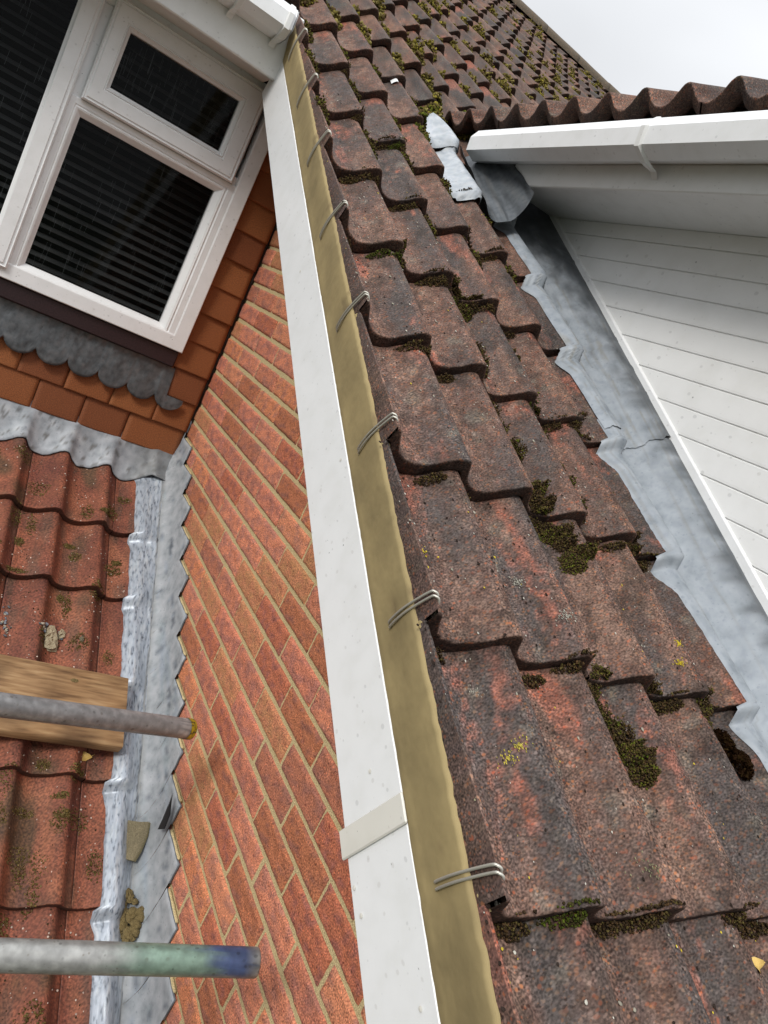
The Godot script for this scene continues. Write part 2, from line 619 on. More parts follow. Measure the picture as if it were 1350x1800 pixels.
func brick_mesh(sd: int) -> ArrayMesh:
	# local x along the wall, y up, z out of the face
	var st := begin(true)
	var hx := 0.1063
	var hy := 0.0336
	var kind := sd % 4
	var xs := [-1.0, -0.985, -0.95]
	var ys := [-1.0, -0.95, -0.84]
	for i in 16:
		xs.append(-0.88 + 1.76 * i / 15.0)
	xs.append_array([0.95, 0.985, 1.0])
	for i in 6:
		ys.append(-0.66 + 1.32 * i / 5.0)
	ys.append_array([0.84, 0.95, 1.0])
	var P := []
	var C := []
	for u in range(-1, xs.size() + 1):
		var col := []
		var cc := []
		for v in range(-1, ys.size() + 1):
			var a: float = xs[clampi(u, 0, xs.size() - 1)]
			var b: float = ys[clampi(v, 0, ys.size() - 1)]
			var x := a * hx
			var y := b * hy
			var ed := minf(hx - absf(x), hy - absf(y))
			var rim := 1.0 - smoothstep(0.0, 0.0045, ed)
			x += 0.0016 * nb.get_noise_3d(y * 600.0, sd * 50.0, signf(a)) * smoothstep(0.9, 1.0, absf(a))
			y += 0.0014 * nb.get_noise_3d(x * 300.0, sd * 50.0 + 9.0, signf(b)) * smoothstep(0.8, 1.0, absf(b))
			var z := -0.0055 * rim + 0.0019 * na.get_noise_3d(x * 900.0, y * 900.0, sd * 71.0) + 0.0011 * nb.get_noise_3d(x * 180.0, y * 500.0, sd * 31.0)
			if u < 0 or v < 0 or u >= xs.size() or v >= ys.size():
				z = -0.02
			col.append(Vector3(x, y, z))
			var c := Color(0.515, 0.188, 0.108)
			var k := nb.get_noise_3d(x * 190.0, y * 260.0, sd * 17.0)
			var k2 := na.get_noise_3d(x * 260.0, y * 260.0, sd * 29.0)
			if kind == 0 or kind == 2:
				c = c.lerp(Color(0.27, 0.125, 0.105), smoothstep(-0.15, 0.3, k) * 0.6)
			elif kind == 1:
				c = c.lerp(Color(0.56, 0.175, 0.078), 0.5)
				c = c.lerp(Color(0.33, 0.13, 0.10), smoothstep(0.05, 0.35, k) * 0.8)
			else:
				c = c.lerp(Color(0.46, 0.21, 0.10), smoothstep(-0.2, 0.3, k) * 0.6)
				c = c.lerp(Color(0.13, 0.075, 0.06), smoothstep(0.2, 0.5, k2) * 0.2)
			if sd > 7:
				c = c.lerp(Color(0.12, 0.075, 0.055), smoothstep(0.12, 0.4, k2) * 0.25)
			c = c * (1.0 + 0.2 * k2) * ([1.0, 0.82, 1.16, 0.93, 1.08, 0.76, 1.14, 0.90, 1.0, 1.12, 0.84, 0.97][sd])
			c.g *= [1.0, 0.95, 1.06, 1.12, 0.96, 1.05, 1.0, 1.15, 0.97, 1.08, 1.0, 1.1][sd]
			cc.append(c)
		P.append(col)
		C.append(cc)
	grid(st, P, C)
	return done(st)

func brick_wall() -> void:
	var root := thing("brick_wall", "red brick side wall with yellow mortar joints under the white bargeboard", "wall", Vector3(BRICK_X, -4.6, -1.5))
	var meshes := []
	for k in 12:
		meshes.append(brick_mesh(k))
	# mortar: a bumpy sheet 4 mm behind the bricks' faces, on a solid wall
	var st := begin(true)
	var P := []
	for u in 60:
		var c := []
		for v in 70:
			var z := -3.1 + 3.0 * u / 59.0
			var y := -2.6 + 3.25 * v / 69.0
			c.append(Vector3(BRICK_X + 0.0058 + 0.0014 * na.get_noise_2d(z * 900.0, y * 900.0), y, z))
		P.append(c)
	# only up to the underside of the roof
	for u in 59:
		for v in 69:
			var m: Vector3 = (P[u][v] + P[u + 1][v + 1]) / 2.0
			if (FR.affine_inverse() * m).y < -0.72:
				quad(st, P[u][v], P[u + 1][v], P[u + 1][v + 1], P[u][v + 1])
	part(root, "mortar", done(st), M.mortar)
	var wx := begin()
	var prof := [Vector2(-0.1, -4.6), Vector2(-0.1, -0.73), Vector2(-3.1, 0.96), Vector2(-3.1, -4.6)]
	for k in 4:
		var a: Vector2 = prof[k]
		var b: Vector2 = prof[(k + 1) % 4]
		quad(wx, Vector3(0.935, a.y, a.x), Vector3(0.935, b.y, b.x), Vector3(1.04, b.y, b.x), Vector3(1.04, a.y, a.x))
	for x in [0.935, 1.04]:
		quad(wx, Vector3(x, prof[0].y, prof[0].x), Vector3(x, prof[1].y, prof[1].x), Vector3(x, prof[2].y, prof[2].x), Vector3(x, prof[3].y, prof[3].x))
	part(root, "wall_core", done(wx), M.mortar)
	var bs := Basis(Vector3(0, 0, 1), Vector3(0, 1, 0), Vector3(-1, 0, 0))
	for j in range(-9, 26):
		var top := bed(j)
		var bot := bed(j + 1)
		var h := top - bot
		var y := (top + bot) / 2.0
		var z0 := (-1.581 if posmod(j, 2) == 0 else -1.472)
		for m in range(-8, 8):
			var z := z0 + 0.2225 * (m + 0.5)
			if z < -3.12 or z > -0.35:
				continue
			var c := Vector3(BRICK_X, y, z)
			var n: float = (FR.affine_inverse() * (c + Vector3(0, -0.03, 0.1))).y
			var l: float = (FL.affine_inverse() * (c + Vector3(0, 0.04, -0.1))).y
			if n > -0.79 or l < -2.36:
				continue
			var k := rng.randi() % 12
			if rng.randf() < 0.4:
				k = [1, 2, 5, 6][rng.randi() % 4]
			var b := bs.scaled_local(Vector3(1.0, (h - 0.0122) / 0.0672, 1.0))
			if rng.randf() < 0.5:
				b = b * Basis(Vector3(0, 0, 1), PI)
			b = b * Basis(Vector3(0, 0, 1), rng.randf_range(-0.004, 0.004))
			part(root, "brick", meshes[k], M.brick, Transform3D(b, c + Vector3(rng.randf_range(-0.0012, 0.0015), rng.randf_range(-0.001, 0.001), rng.randf_range(-0.002, 0.002))))

# ---------------------------------------------------------------- window wall
func window_wall() -> void:
	var root := thing("tile_hung_wall", "wall hung with plain orange clay tiles below and beside the white window", "wall", Vector3(0.0, -4.6, -3.05))
	# solid wall round the window opening (x up to 0.75, y -0.33 to 0.66)
	var st := begin()
	bevel_box(st, Vector3(-1.6, -2.4, -3.2), Vector3(0.93, -0.335, -3.035), 0.002)
	bevel_box(st, Vector3(0.752, -0.335, -3.2), Vector3(0.93, 0.95, -3.035), 0.002)
	bevel_box(st, Vector3(-1.6, 0.645, -3.2), Vector3(0.752, 0.95, -3.035), 0.002)
	bevel_box(st, Vector3(-1.6, -0.335, -3.2), Vector3(-1.3, 0.645, -3.035), 0.002)
	part(root, "wall_core", done(st), M.underlay)
	# the room behind
	st = begin()
	bevel_box(st, Vector3(-1.9, -1.6, -5.1), Vector3(2.2, -1.5, -3.2), 0.002)
	bevel_box(st, Vector3(-1.9, 0.86, -5.1), Vector3(2.2, 0.90, -3.2), 0.002)
	bevel_box(st, Vector3(-1.9, -1.5, -5.1), Vector3(2.2, 0.86, -5.0), 0.002)
	bevel_box(st, Vector3(-1.9, -1.5, -5.0), Vector3(-1.8, 0.86, -3.2), 0.002)
	bevel_box(st, Vector3(2.1, -1.5, -5.0), Vector3(2.2, 0.86, -3.2), 0.002)
	bevel_box(st, Vector3(0.93, -1.5, -3.2), Vector3(2.1, 0.86, -3.12), 0.002)
	part(root, "room_lining", done(st), M.dark_room)
	# plain tiles
	var cache := {}
	var lines := [[-0.16, 0.010, 0.177, 0.344, 0.511, 0.679, 0.903], [-0.08, 0.093, 0.26, 0.423, 0.59, 0.759, 0.905]]
	for r in 13:
		var y := -0.727 + 0.1135 * r
		var xs: Array = lines[r % 2] if r < 2 else [0.63 + 0.02 * (r % 2), 0.766 if r == 2 else (0.741 if r % 2 else 0.70), 0.904]
		for i in xs.size() - 1:
			if r >= 2 and i == 0 and r > 2:
				continue
			var w: float = xs[i + 1] - xs[i] - 0.003
			var key := "%.3f" % w
			if not cache.has(key):
				var t := begin(true)
				var P := []
				for u in 13:
					var c := []
					for v in 9:
						var a := u / 12.0
						var yy: float = [0.0, 0.0, 0.002, 0.006, 0.04, 0.08, 0.12, 0.15, 0.17][v]
						var zz: float = [-0.012, -0.0025, -0.0004, 0.0, 0.0, 0.0, 0.0, 0.0, 0.0][v]
						var edge := 0.0009 * (1.0 - smoothstep(0.0, 0.04, minf(a, 1.0 - a)))
						c.append(Vector3(w * a, yy + (0.0012 * nb.get_noise_2d(a * 300.0, w * 900.0) if v < 3 else 0.0), zz - edge + 0.0007 * na.get_noise_3d(a * w * 400.0, yy * 400.0, w * 100.0)))
					P.append(c)
				grid(t, P)
				for e in [0, 12]:
					for v in range(1, 8):
						var a: Vector3 = P[e][v]
						var b: Vector3 = P[e][v + 1]
						var back := Vector3(0, 0, -0.011)
						if e == 0:
							quad(t, a, b, b + back, a + back)
						else:
							quad(t, b, a, a + back, b + back)
				cache[key] = done(t)
			var b2 := Basis(Vector3(1, 0, 0), -0.105 + rng.randf_range(-0.008, 0.008)) * Basis(Vector3(0, 0, 1), rng.randf_range(-0.004, 0.004))
			var m: Material = M[["hung_tile", "hung_tile", "hung_tile_dark", "hung_tile_light"][rng.randi() % 4]]
			part(root, "hung_tile", cache[key], m, Transform3D(b2, Vector3(xs[i] + 0.0015, y + rng.randf_range(-0.0015, 0.0015), -2.999 + rng.randf_range(-0.001, 0.002))))
	# black joint where the tiles meet the brick wall
	st = begin()
	bevel_box(st, Vector3(0.903, -0.73, -3.03), Vector3(0.9145, 0.80, -3.013), 0.003)
	part(root, "corner_seal", done(st), M.tar)

# ---------------------------------------------------------------- lower roof
func lower_roof() -> void:
	var root := thing("lean_to_roof", "lower roof of orange-red pantiles under the window beside the brick wall", "roof", lp(0.5, 0.9, LN0))
	var cover := 2.0 * LWAVE
	for r in LTAILS.size() - 1:
		var gauge: float = LTAILS[r + 1] - LTAILS[r]
		if LTAILS[r] > 2.1:
			continue
		for j in range(-3, 2):
			# columns start just past a crest
			var x0 := 0.528 - LWAVE + cover * j
			var m := tile_mesh(0.030, cover + 0.028 if j < 1 else 0.118, 0.02, LWAVE, LAMP, gauge, 44 if j < 1 else 24, 26, 100.0 + r * 17.0 + j * 5.0, red_tile_color, 0.0005)
			var x := FL * Transform3D(Basis(Vector3(0, 1, 0), rng.randf_range(-0.004, 0.004)), Vector3(x0, LN0 + rng.randf_range(-0.001, 0.001), -LTAILS[r] + rng.randf_range(-0.002, 0.002)))
			part(root, "roof_tile", m, M.red_tile, x)
	part(root, "underlay", box_mesh(Vector3(-1.2, LN0 - 0.16, -2.2), Vector3(0.912, LN0 - 0.12, 0.4), 0.002, FL), M.underlay)

# ---------------------------------------------------------------- main roof
func dormer_y(x: float) -> float:
	return 0.866 + (x - 1.30) * tan(deg_to_rad(30.0))

func main_roof() -> void:
	var root := thing("main_roof", "long roof slope of weathered dark brown pantiles rising to the mossy ridge", "roof", rp(0.62, 0.0, N0))
	# near courses: every tile its own mesh
	for k in range(-2, 9):
		for j in range(0, 3 if k < 7 else 4):
			if k == 8 and j > 0:
				continue
			var verge := j == 0
			var nx := 64 if k < 4 else 44
			var ny := 44 if k < 4 else 24
			var x0 := -0.0185 if verge else 0.0295
			var x1 := 0.3275
			if j == 2 and k < 7:
				x1 = 0.132 if k < 6 else 0.05
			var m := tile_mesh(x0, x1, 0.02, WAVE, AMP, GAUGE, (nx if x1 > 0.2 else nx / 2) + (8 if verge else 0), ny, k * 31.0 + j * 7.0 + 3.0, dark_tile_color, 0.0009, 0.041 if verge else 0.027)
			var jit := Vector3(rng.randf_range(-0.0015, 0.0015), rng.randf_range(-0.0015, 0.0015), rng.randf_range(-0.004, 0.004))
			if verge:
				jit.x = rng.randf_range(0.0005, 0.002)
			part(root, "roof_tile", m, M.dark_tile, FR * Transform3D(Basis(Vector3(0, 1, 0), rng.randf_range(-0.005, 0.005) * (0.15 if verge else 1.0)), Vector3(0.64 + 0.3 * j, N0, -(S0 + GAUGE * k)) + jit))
	# the courses further up: eight kinds of tile, turned and toned
	var kinds := []
	for i in 8:
		kinds.append(tile_mesh(0.0295, 0.3275, 0.02, WAVE, AMP, GAUGE, 26, 8, 300.0 + i * 13.0, dark_tile_color))
	var rest := []
	var ridge_s := func(x: float) -> float: return 8.62 - 0.24 * (x - 3.6)
	var count := 0
	for k in range(8, 26):
		for j in range(-2, 20):
			if k == 8 and j == 0:
				continue
			var x := 0.64 + 0.3 * j
			var s := S0 + GAUGE * k
			if s > ridge_s.call(x) + 0.05:
				continue
			var c := rp(x + 0.15, s + 0.17, N0)
			if c.y < dormer_y(x + 0.15) - 0.12 and x > 1.2:
				continue
			var mm: Material = M[["far_tile", "far_tile", "far_tile", "far_tile_red", "far_tile_grey"][rng.randi() % 5]]
			var xf := FR * Transform3D(Basis(Vector3(0, 1, 0), rng.randf_range(-0.008, 0.008)), Vector3(x + rng.randf_range(-0.002, 0.002), N0 + rng.randf_range(-0.003, 0.003), -s + rng.randf_range(-0.005, 0.005)))
			count += 1
			part(root, "roof_tile", kinds[rng.randi() % 8], mm, xf)
	# ridge tiles
	var rt := begin(true)
	var P := []
	for u in 9:
		var c := []
		for v in 13:
			var t := PI * v / 12.0
			c.append(Vector3(0.46 * u / 8.0, 0.115 * sin(t) * 0.95 + 0.002 * na.get_noise_2d(u * 40.0, v * 40.0), 0.125 * cos(t)))
		P.append(c)
	grid(rt, P)
	for e in [0, 8]:
		for v in 12:
			var a: Vector3 = P[e][v]
			var b: Vector3 = P[e][v + 1]
			if e == 0:
				quad(rt, a, b, b * Vector3(1, 0.88, 0.88), a * Vector3(1, 0.88, 0.88))
			else:
				quad(rt, b, a, a * Vector3(1, 0.88, 0.88), b * Vector3(1, 0.88, 0.88))
	var rm := done(rt)
	var dir: Vector3 = (rp(4.95, ridge_s.call(4.95), 0) - rp(3.6, ridge_s.call(3.6), 0)).normalized()
	for i in range(-5, 8):
		var x := 3.6 + i * 0.45 * dir.x
		var b := Basis(dir, Vector3.UP, dir.cross(Vector3.UP))
		b = b * Basis(Vector3(0, 0, 1), rng.randf_range(-0.012, 0.012))
		part(root, "ridge_tile", rm, M.ridge, Transform3D(b, rp(x, ridge_s.call(x) - 0.05, N0 - 0.01)))
	# boarding beneath the tiles
	part(root, "underlay", box_mesh(Vector3(0.66, N0 - 0.09, -2.8), Vector3(2.0, N0 - 0.065, 0.7), 0.002, FR), M.underlay)
	part(root, "underlay", box_mesh(Vector3(-1.4, N0 - 0.09, -8.7), Vector3(7.2, N0 - 0.065, -2.85), 0.002, FR), M.underlay)
	# far slope
	var fs := begin()
	quad(fs, rp(7.0, 8.3, N0 - 0.05), rp(-1.4, 8.7, N0 - 0.05), rp(-1.4, 8.7, N0 - 0.05) + Vector3(0, -3, -6), rp(7.0, 8.3, N0 - 0.05) + Vector3(0, -3, -6))
	part(root, "far_slope", done(fs), M.ridge)

# ---------------------------------------------------------------- verge
func slope_bar(st: SurfaceTool, x0: float, x1: float, n0: float, n1: float, s0: float, s1: float, r: float) -> void:
	bevel_box(st, Vector3(x0, n0, -s1), Vector3(x1, n1, -s0), r, FR)

func verge() -> void:
	var root := thing("bargeboard", "long white plastic bargeboard sloping down along the top of the brick wall", "bargeboard", rp(0.645, 0.33, -0.81))
	part(root, "board", box_mesh(Vector3(0.635, -0.875, -2.77), Vector3(0.653, -0.742, -0.326), 0.0025, FR), M.plastic)
	part(root, "board", box_mesh(Vector3(0.636, -0.877, -0.324), Vector3(0.654, -0.743, 0.9), 0.0025, FR), M.plastic)
	var jc := part(root, "joint_cover", box_mesh(Vector3(0.6305, -0.882, -0.347), Vector3(0.6347, -0.739, -0.308), 0.0018, FR), M.plastic_cream)
	jc.set_meta("label", "cream strip covering the joint between the two lengths of board")
	# underside between board and wall
	part(root, "soffit", box_mesh(Vector3(0.654, -0.874, -2.77), Vector3(0.914, -0.864, 0.9), 0.001, FR), M.plastic_old)
	for q in [[0.398, -0.80], [0.27, -0.866], [0.235, -0.858], [0.118, -0.77], [1.6, -0.80], [0.95, -0.76]]:
		var st := begin(true)
		var f := FR * Transform3D(Basis(), Vector3(0.6345, q[1], -q[0]))
		var ring := []
		for i in 11:
			ring.append(f * Vector3(-0.0005, cos(TAU * i / 10.0) * 0.0032, sin(TAU * i / 10.0) * 0.0032))
		for i in 10:
			tri(st, f * Vector3(-0.0014, 0, 0), ring[i], ring[i + 1])
		part(root, "nail_head", done(st), M.plastic_cream)
	# the mortar bed
	var vm := begin(true)
	var P := []
	for u in 321:
		var s := 2.80 - 3.6 * u / 320.0
		var c := []
		var ragged := 0.005 * na.get_noise_1d(s * 800.0) + 0.001 * nb.get_noise_1d(s * 100.0)
		for v in 15:
			var t := v / 14.0
			var n := lerpf(-0.7445, -0.6385 + ragged * 0.7, minf(1.0, t * 14.0 / 13.0))
			var x := lerpf(0.6343, 0.6178, smoothstep(0.0, 0.95, t)) + 0.0006 * nb.get_noise_2d(s * 40.0, n * 100.0) + 0.0004 * na.get_noise_2d(s * 700.0, n * 700.0)
			# a ragged lower rim and a scraped upper rim
			if v == 14:
				x = 0.630
			if v == 0:
				x += 0.003
				n += 0.0016 * na.get_noise_1d(s * 900.0 + 50.0)
			if v >= 12:
				x += 0.0010 * maxf(0.0, na.get_noise_2d(s * 350.0, 7.0)) * (v - 11)
			c.append(rp(x, s, n))
		P.append(c)
	var VC := []
	for u in P.size():
		var s := 2.80 - 3.6 * u / 320.0
		var cc := []
		for v in 15:
			var k := 1.0 + 0.07 * nb.get_noise_2d(s * 40.0, v * 6.0) + 0.14 * na.get_noise_2d(s * 300.0, v * 2.0)
			var c := Color(k, k, k)
			# thin smears where the tile edge shows through
			var clip := fposmod(s - S0, GAUGE)
			var w := smoothstep(0.10, 0.26, na.get_noise_2d(s * 110.0, v * 1.2 + 40.0)) * smoothstep(6.0, 9.0, v) * smoothstep(0.03, 0.045, clip) * (1.0 - smoothstep(0.075, 0.11, clip))
			cc.append(c.lerp(Color(0.45, 0.40, 0.42), w * 0.55))
		VC.append(cc)
	grid(vm, P, VC)
	var o := part(self, "verge_mortar", done(vm), M.verge_mortar)
	tag(o, "band of fresh mustard mortar between the white bargeboard and the tile edges", "mortar")
	# rough dabs left round the clip feet
	for k in range(0, 8):
		var s := S0 + GAUGE * k + 0.012
		var dm := blob(0.0085, k, 12, 8, 0.8, 1.0)
		var f := FR * Transform3D(Basis(Vector3(0, 1, 0), rng.randf() * 6.0).scaled_local(Vector3(1, 0.9, 1.2)), Vector3(0.630, -0.638, -s + 0.004))
		part(o, "dab", dm, M.verge_mortar, f)
	# wire clips, one on each course
	var places := ["at the lower end, second tile up", "second from the bottom", "third from the bottom", "fourth from the bottom", "fifth from the bottom", "sixth from the bottom", "second from the top", "topmost, beside the gutter end"]
	for k in range(0, 8):
		var s := S0 + GAUGE * k
		var t := thing("verge_clip", "steel wire clip over the verge tile, foot in mortar, %s" % (["lowest of the row", places[1], places[2], places[3], places[4], places[5], places[6], places[7]][k]), "clip", rp(0.62, s, -0.62), "wire clips along the verge")
		var st := begin(true)
		var jit := rng.randf_range(-0.004, 0.004)
		for e in [0.0, 1.0]:
			var ds: float = e * 0.0078 + jit
			var pts := [Vector3(0.636, -0.702, -(s + 0.040 + ds)), Vector3(0.6245, -0.698, -(s + 0.039 + ds)), Vector3(0.6170, -0.655, -(s + 0.034 + ds)), Vector3(0.6185, -0.604, -(s + 0.027 + ds)), Vector3(0.6215, -0.5955, -(s + 0.024 + ds)), Vector3(0.627, -0.5965, -(s + 0.020 + ds)), Vector3(0.633, -0.611, -(s + 0.015 + ds)), Vector3(0.640, -0.628, -(s + 0.011 + ds))]
			if e == 1.0:
				pts.append(Vector3(0.645, -0.634, -(s + 0.012)))
				pts.append(Vector3(0.650, -0.637, -(s + 0.005)))
				pts.append(Vector3(0.643, -0.630, -(s + 0.009)))
			var w := curve(pts.map(func(v): return FR * v), 6)
			wire(st, w, 0.0018, 8)
		part(t, "wire", done(st), M.steel_wire)

# ---------------------------------------------------------------- dormer
func dormer() -> void:
	var root := thing("dormer", "dormer side clad in white horizontal boards above the dark roof", "dormer", Vector3(1.9, -0.3, -1.5))
	# boards: each a shiplap strip ending on the sloping trim
	var ys := [0.0805, 0.149, 0.217, 0.286, 0.355, 0.423, 0.491, 0.5595]
	for i in range(-7, 9):
		var y0 := 0.0805 + 0.0684 * i
		var y1 := y0 + 0.0684
		if i == 8:
			y1 = 0.676
		# left end where the board meets the trim (n = -0.553)
		var ends := []
		for y in [y0, y1]:
			ends.append(-(0.553 + y * cos(deg_to_rad(PITCH))) / sin(deg_to_rad(PITCH)))
		var st := begin()
		# outline of the lap: groove at the foot, flat face, small chamfer at the head
		var prof := [[0.0, 0.005], [0.0024, 0.005], [0.0034, 0.0005], [0.010, 0.0], [0.0665, 0.0], [0.0684, 0.003], [0.0684, 0.012]]
		if i == 8:
			prof[4][0] = y1 - y0 - 0.002; prof[5][0] = y1 - y0; prof[6][0] = y1 - y0
		for k in prof.size() - 1:
			var a: Array = prof[k]
			var b: Array = prof[k + 1]
			var za: float = lerpf(ends[0], ends[1], a[0] / (y1 - y0)) - 0.003
			var zb: float = lerpf(ends[0], ends[1], b[0] / (y1 - y0)) - 0.003
			quad(st, Vector3(1.58 + a[1], y0 + a[0], za), Vector3(1.58 + a[1], y0 + a[0], -0.46), Vector3(1.58 + b[1], y0 + b[0], -0.46), Vector3(1.58 + b[1], y0 + b[0], zb))
		part(root, "cladding_board", done(st), M.plastic_clad)
	# sloping edge trim
	part(root, "edge_trim", box_mesh(Vector3(1.574, -0.592, -2.44), Vector3(1.60, -0.553, 0.4), 0.004, FR), M.plastic)
	# bodies behind
	var st2 := begin()
	bevel_box(st2, Vector3(1.595, -1.4, -4.3), Vector3(1.68, 0.675, -0.45), 0.002)
	bevel_box(st2, Vector3(1.68, -1.4, -0.55), Vector3(4.2, 0.675, -0.45), 0.002)
	bevel_box(st2, Vector3(4.12, -1.4, -4.3), Vector3(4.2, 0.675, -0.55), 0.002)
	part(root, "wall_core", done(st2), M.plastic_old)
	part(root, "soffit", box_mesh(Vector3(1.368, 0.676, -2.36), Vector3(1.60, 0.686, -0.30), 0.001), M.plastic_old)
	part(root, "fascia", box_mesh(Vector3(1.350, 0.669, -2.34), Vector3(1.367, 0.862, -0.30), 0.003), M.plastic_old)
	# its roof
	var rf := thing("dormer_roof", "eaves of dark brown pantiles above the white gutter on the right", "roof", FD * Vector3(-1.5, 0, 0))
	for r in 6:
		for j in range(-16, 2):
			var z := -0.41 + 0.3 * (j - 1)
			var s := 0.0 + GAUGE * r
			var c := FD * Vector3(z + 0.15, 0, -s - 0.15)
			var main_y := (N0 + 0.02 - c.z * sin(deg_to_rad(PITCH))) / cos(deg_to_rad(PITCH))
			if c.y < main_y - 0.02 or z < -4.6:
				continue
			var near := r == 0
			var m := tile_mesh(0.0295, 0.3275, 0.02, WAVE, 0.048, GAUGE, 40 if near else 20, 12 if near else 5, 500.0 + r * 31.0 + j * 7.0, dark_tile_color)
			part(rf, "roof_tile", m, M.dark_tile if near else M.far_tile, FD * Transform3D(Basis(Vector3(0, 1, 0), rng.randf_range(-0.006, 0.006)), Vector3(z, rng.randf_range(-0.002, 0.002), -s + rng.randf_range(-0.004, 0.004))))
	part(rf, "underlay", box_mesh(Vector3(-4.0, -0.10, -1.9), Vector3(-0.30, -0.075, -0.10), 0.002, FD), M.underlay)
	part(rf, "far_slope", box_mesh(Vector3(2.9, 1.60, -4.2), Vector3(4.5, 1.63, -0.3), 0.002, Transform3D(Basis(Vector3(0, 0, 1), -0.5), Vector3(-0.4, 1.55, 0))), M.ridge)
	gutter("white gutter with one bracket running along the dormer fascia on the right", "along the dormer", [Vector2(0, 0.800), Vector2(-0.086, 0.8115), Vector2(-0.1035, 0.7815), Vector2(-0.0985, 0.7375), Vector2(-0.057, 0.7195), Vector2(-0.004, 0.738)], Transform3D(Basis(Vector3(1, 0, 0), Vector3(0, 1, 0), Vector3(0, 0, 1)), Vector3(1.350, 0, 0)), -2.515, -0.25, [-1.665], true)

func gutter(label: String, _where: String, outline: Array, x: Transform3D, z0: float, z1: float, brackets: Array, stop_low: bool) -> Node3D:
	# outline runs from the back top over the lip, down the front and back under; x: local x away from the fascia is negative
	var root := thing("gutter", label, "gutter", x * Vector3(-0.05, 0.75, (z0 + z1) / 2.0))
	var st := begin()
	var o: Array = outline.slice(1)
	for k in o.size() - 1:
		quad(st, x * Vector3(o[k].x, o[k].y, z1), x * Vector3(o[k].x, o[k].y, z0), x * Vector3(o[k + 1].x, o[k + 1].y, z0), x * Vector3(o[k + 1].x, o[k + 1].y, z1))
	# lip returning inwards, inner faces
	var lip: Vector2 = o[0]
	var inn := [lip, lip + Vector2(0.010, -0.001), lip + Vector2(0.0085, -0.008)]
	for k in range(1, o.size()):
		var v: Vector2 = o[k]
		inn.append(v + (Vector2(0.004, 0.003) if k < o.size() - 1 else Vector2(0, 0.004)))
	inn.append(Vector2(-0.001, 0.80) if stop_low else Vector2(-0.001, o[0].y - 0.01))
	for k in inn.size() - 1:
		quad(st, x * Vector3(inn[k].x, inn[k].y, z0), x * Vector3(inn[k].x, inn[k].y, z1), x * Vector3(inn[k + 1].x, inn[k + 1].y, z1), x * Vector3(inn[k + 1].x, inn[k + 1].y, z0))
	part(root, "trough", done(st), M.plastic)
	# stop end
	for ze in [z0, z1]:
		st = begin()
		var poly := PackedVector2Array(o)
		poly.append(Vector2(-0.002, o[0].y - 0.006))
		var t := Geometry2D.triangulate_polygon(poly)
		for e in [0.0, 0.004]:
			for i in range(0, t.size(), 3):
				tri(st, x * Vector3(poly[t[i]].x, poly[t[i]].y, ze + e), x * Vector3(poly[t[i + 1]].x, poly[t[i + 1]].y, ze + e), x * Vector3(poly[t[i + 2]].x, poly[t[i + 2]].y, ze + e))
		part(root, "stop_end", done(st), M.plastic)
	for zb in brackets:
		st = begin()
		var out := []
		for k in o.size():
			var v: Vector2 = o[k]
			var c := Vector2(-0.05, 0.80)
			out.append(v + (v - c).normalized() * 0.009)
		out[0] = o[0] + Vector2(0.004, 0.006)
		out.insert(0, o[0] + Vector2(0.014, 0.001))
		out[-1] = Vector2(-0.016, minf(o[-1].y, o[-2].y) - 0.009)
		out.append(Vector2(-0.002, minf(o[-1].y, o[-2].y) - 0.022))
		var inner := out.duplicate()
		for k in range(1, out.size() - 2):
			inner[k] = o[clampi(k - 1, 0, o.size() - 1)]
		var hw := 0.0105
		for k in out.size() - 1:
			var a: Vector2 = out[k]
			var b: Vector2 = out[k + 1]
			var ch := 0.003
			quad(st, x * Vector3(a.x, a.y, zb + hw - ch), x * Vector3(a.x, a.y, zb - hw + ch), x * Vector3(b.x, b.y, zb - hw + ch), x * Vector3(b.x, b.y, zb + hw - ch))
			for sgn in [-1.0, 1.0]:
				var ia: Vector2 = inner[k]
				var ib: Vector2 = inner[k + 1]
				var q := [x * Vector3(a.x, a.y, zb + sgn * (hw - ch)), x * Vector3(ia.x, ia.y, zb + sgn * hw), x * Vector3(ib.x, ib.y, zb + sgn * hw), x * Vector3(b.x, b.y, zb + sgn * (hw - ch))]
				if sgn > 0:
					quad(st, q[1], q[0], q[3], q[2])
				else:
					quad(st, q[0], q[1], q[2], q[3])
		part(root, "bracket", done(st), M.plastic_old)
	return root

# ---------------------------------------------------------------- lead
func lead_grid(x: Callable, nu: int, nv: int, colour: Callable) -> ArrayMesh:
	var st := begin(true)
	var P := []
	var C := []
	for u in nu + 1:
		var a := []
		var c := []
		for v in nv + 1:
			a.append(x.call(float(u) / nu, float(v) / nv))
			c.append(colour.call(float(u) / nu, float(v) / nv))
		P.append(a)
		C.append(c)
	grid(st, P, C)
	return done(st)

func smooth_roof(x: float, s: float) -> float:
	# roof height as lead dressed over it lies: over the highest points, steps rounded off
	var n := 0.0
	for k in 3:
		var top := -9.0
		for q in 5:
			top = maxf(top, roof_n(x, s + (k - 1) * 0.006 + (q - 1) * 0.006))
		n += top
	return n / 3.0

func smooth_low(x: float, s: float) -> float:
	var n := 0.0
	for k in 3:
		var top := -9.0
		for q in 5:
			top = maxf(top, low_n(x, s + (k - 1) * 0.006 + (q - 1) * 0.006))
		n += top
	return n / 3.0

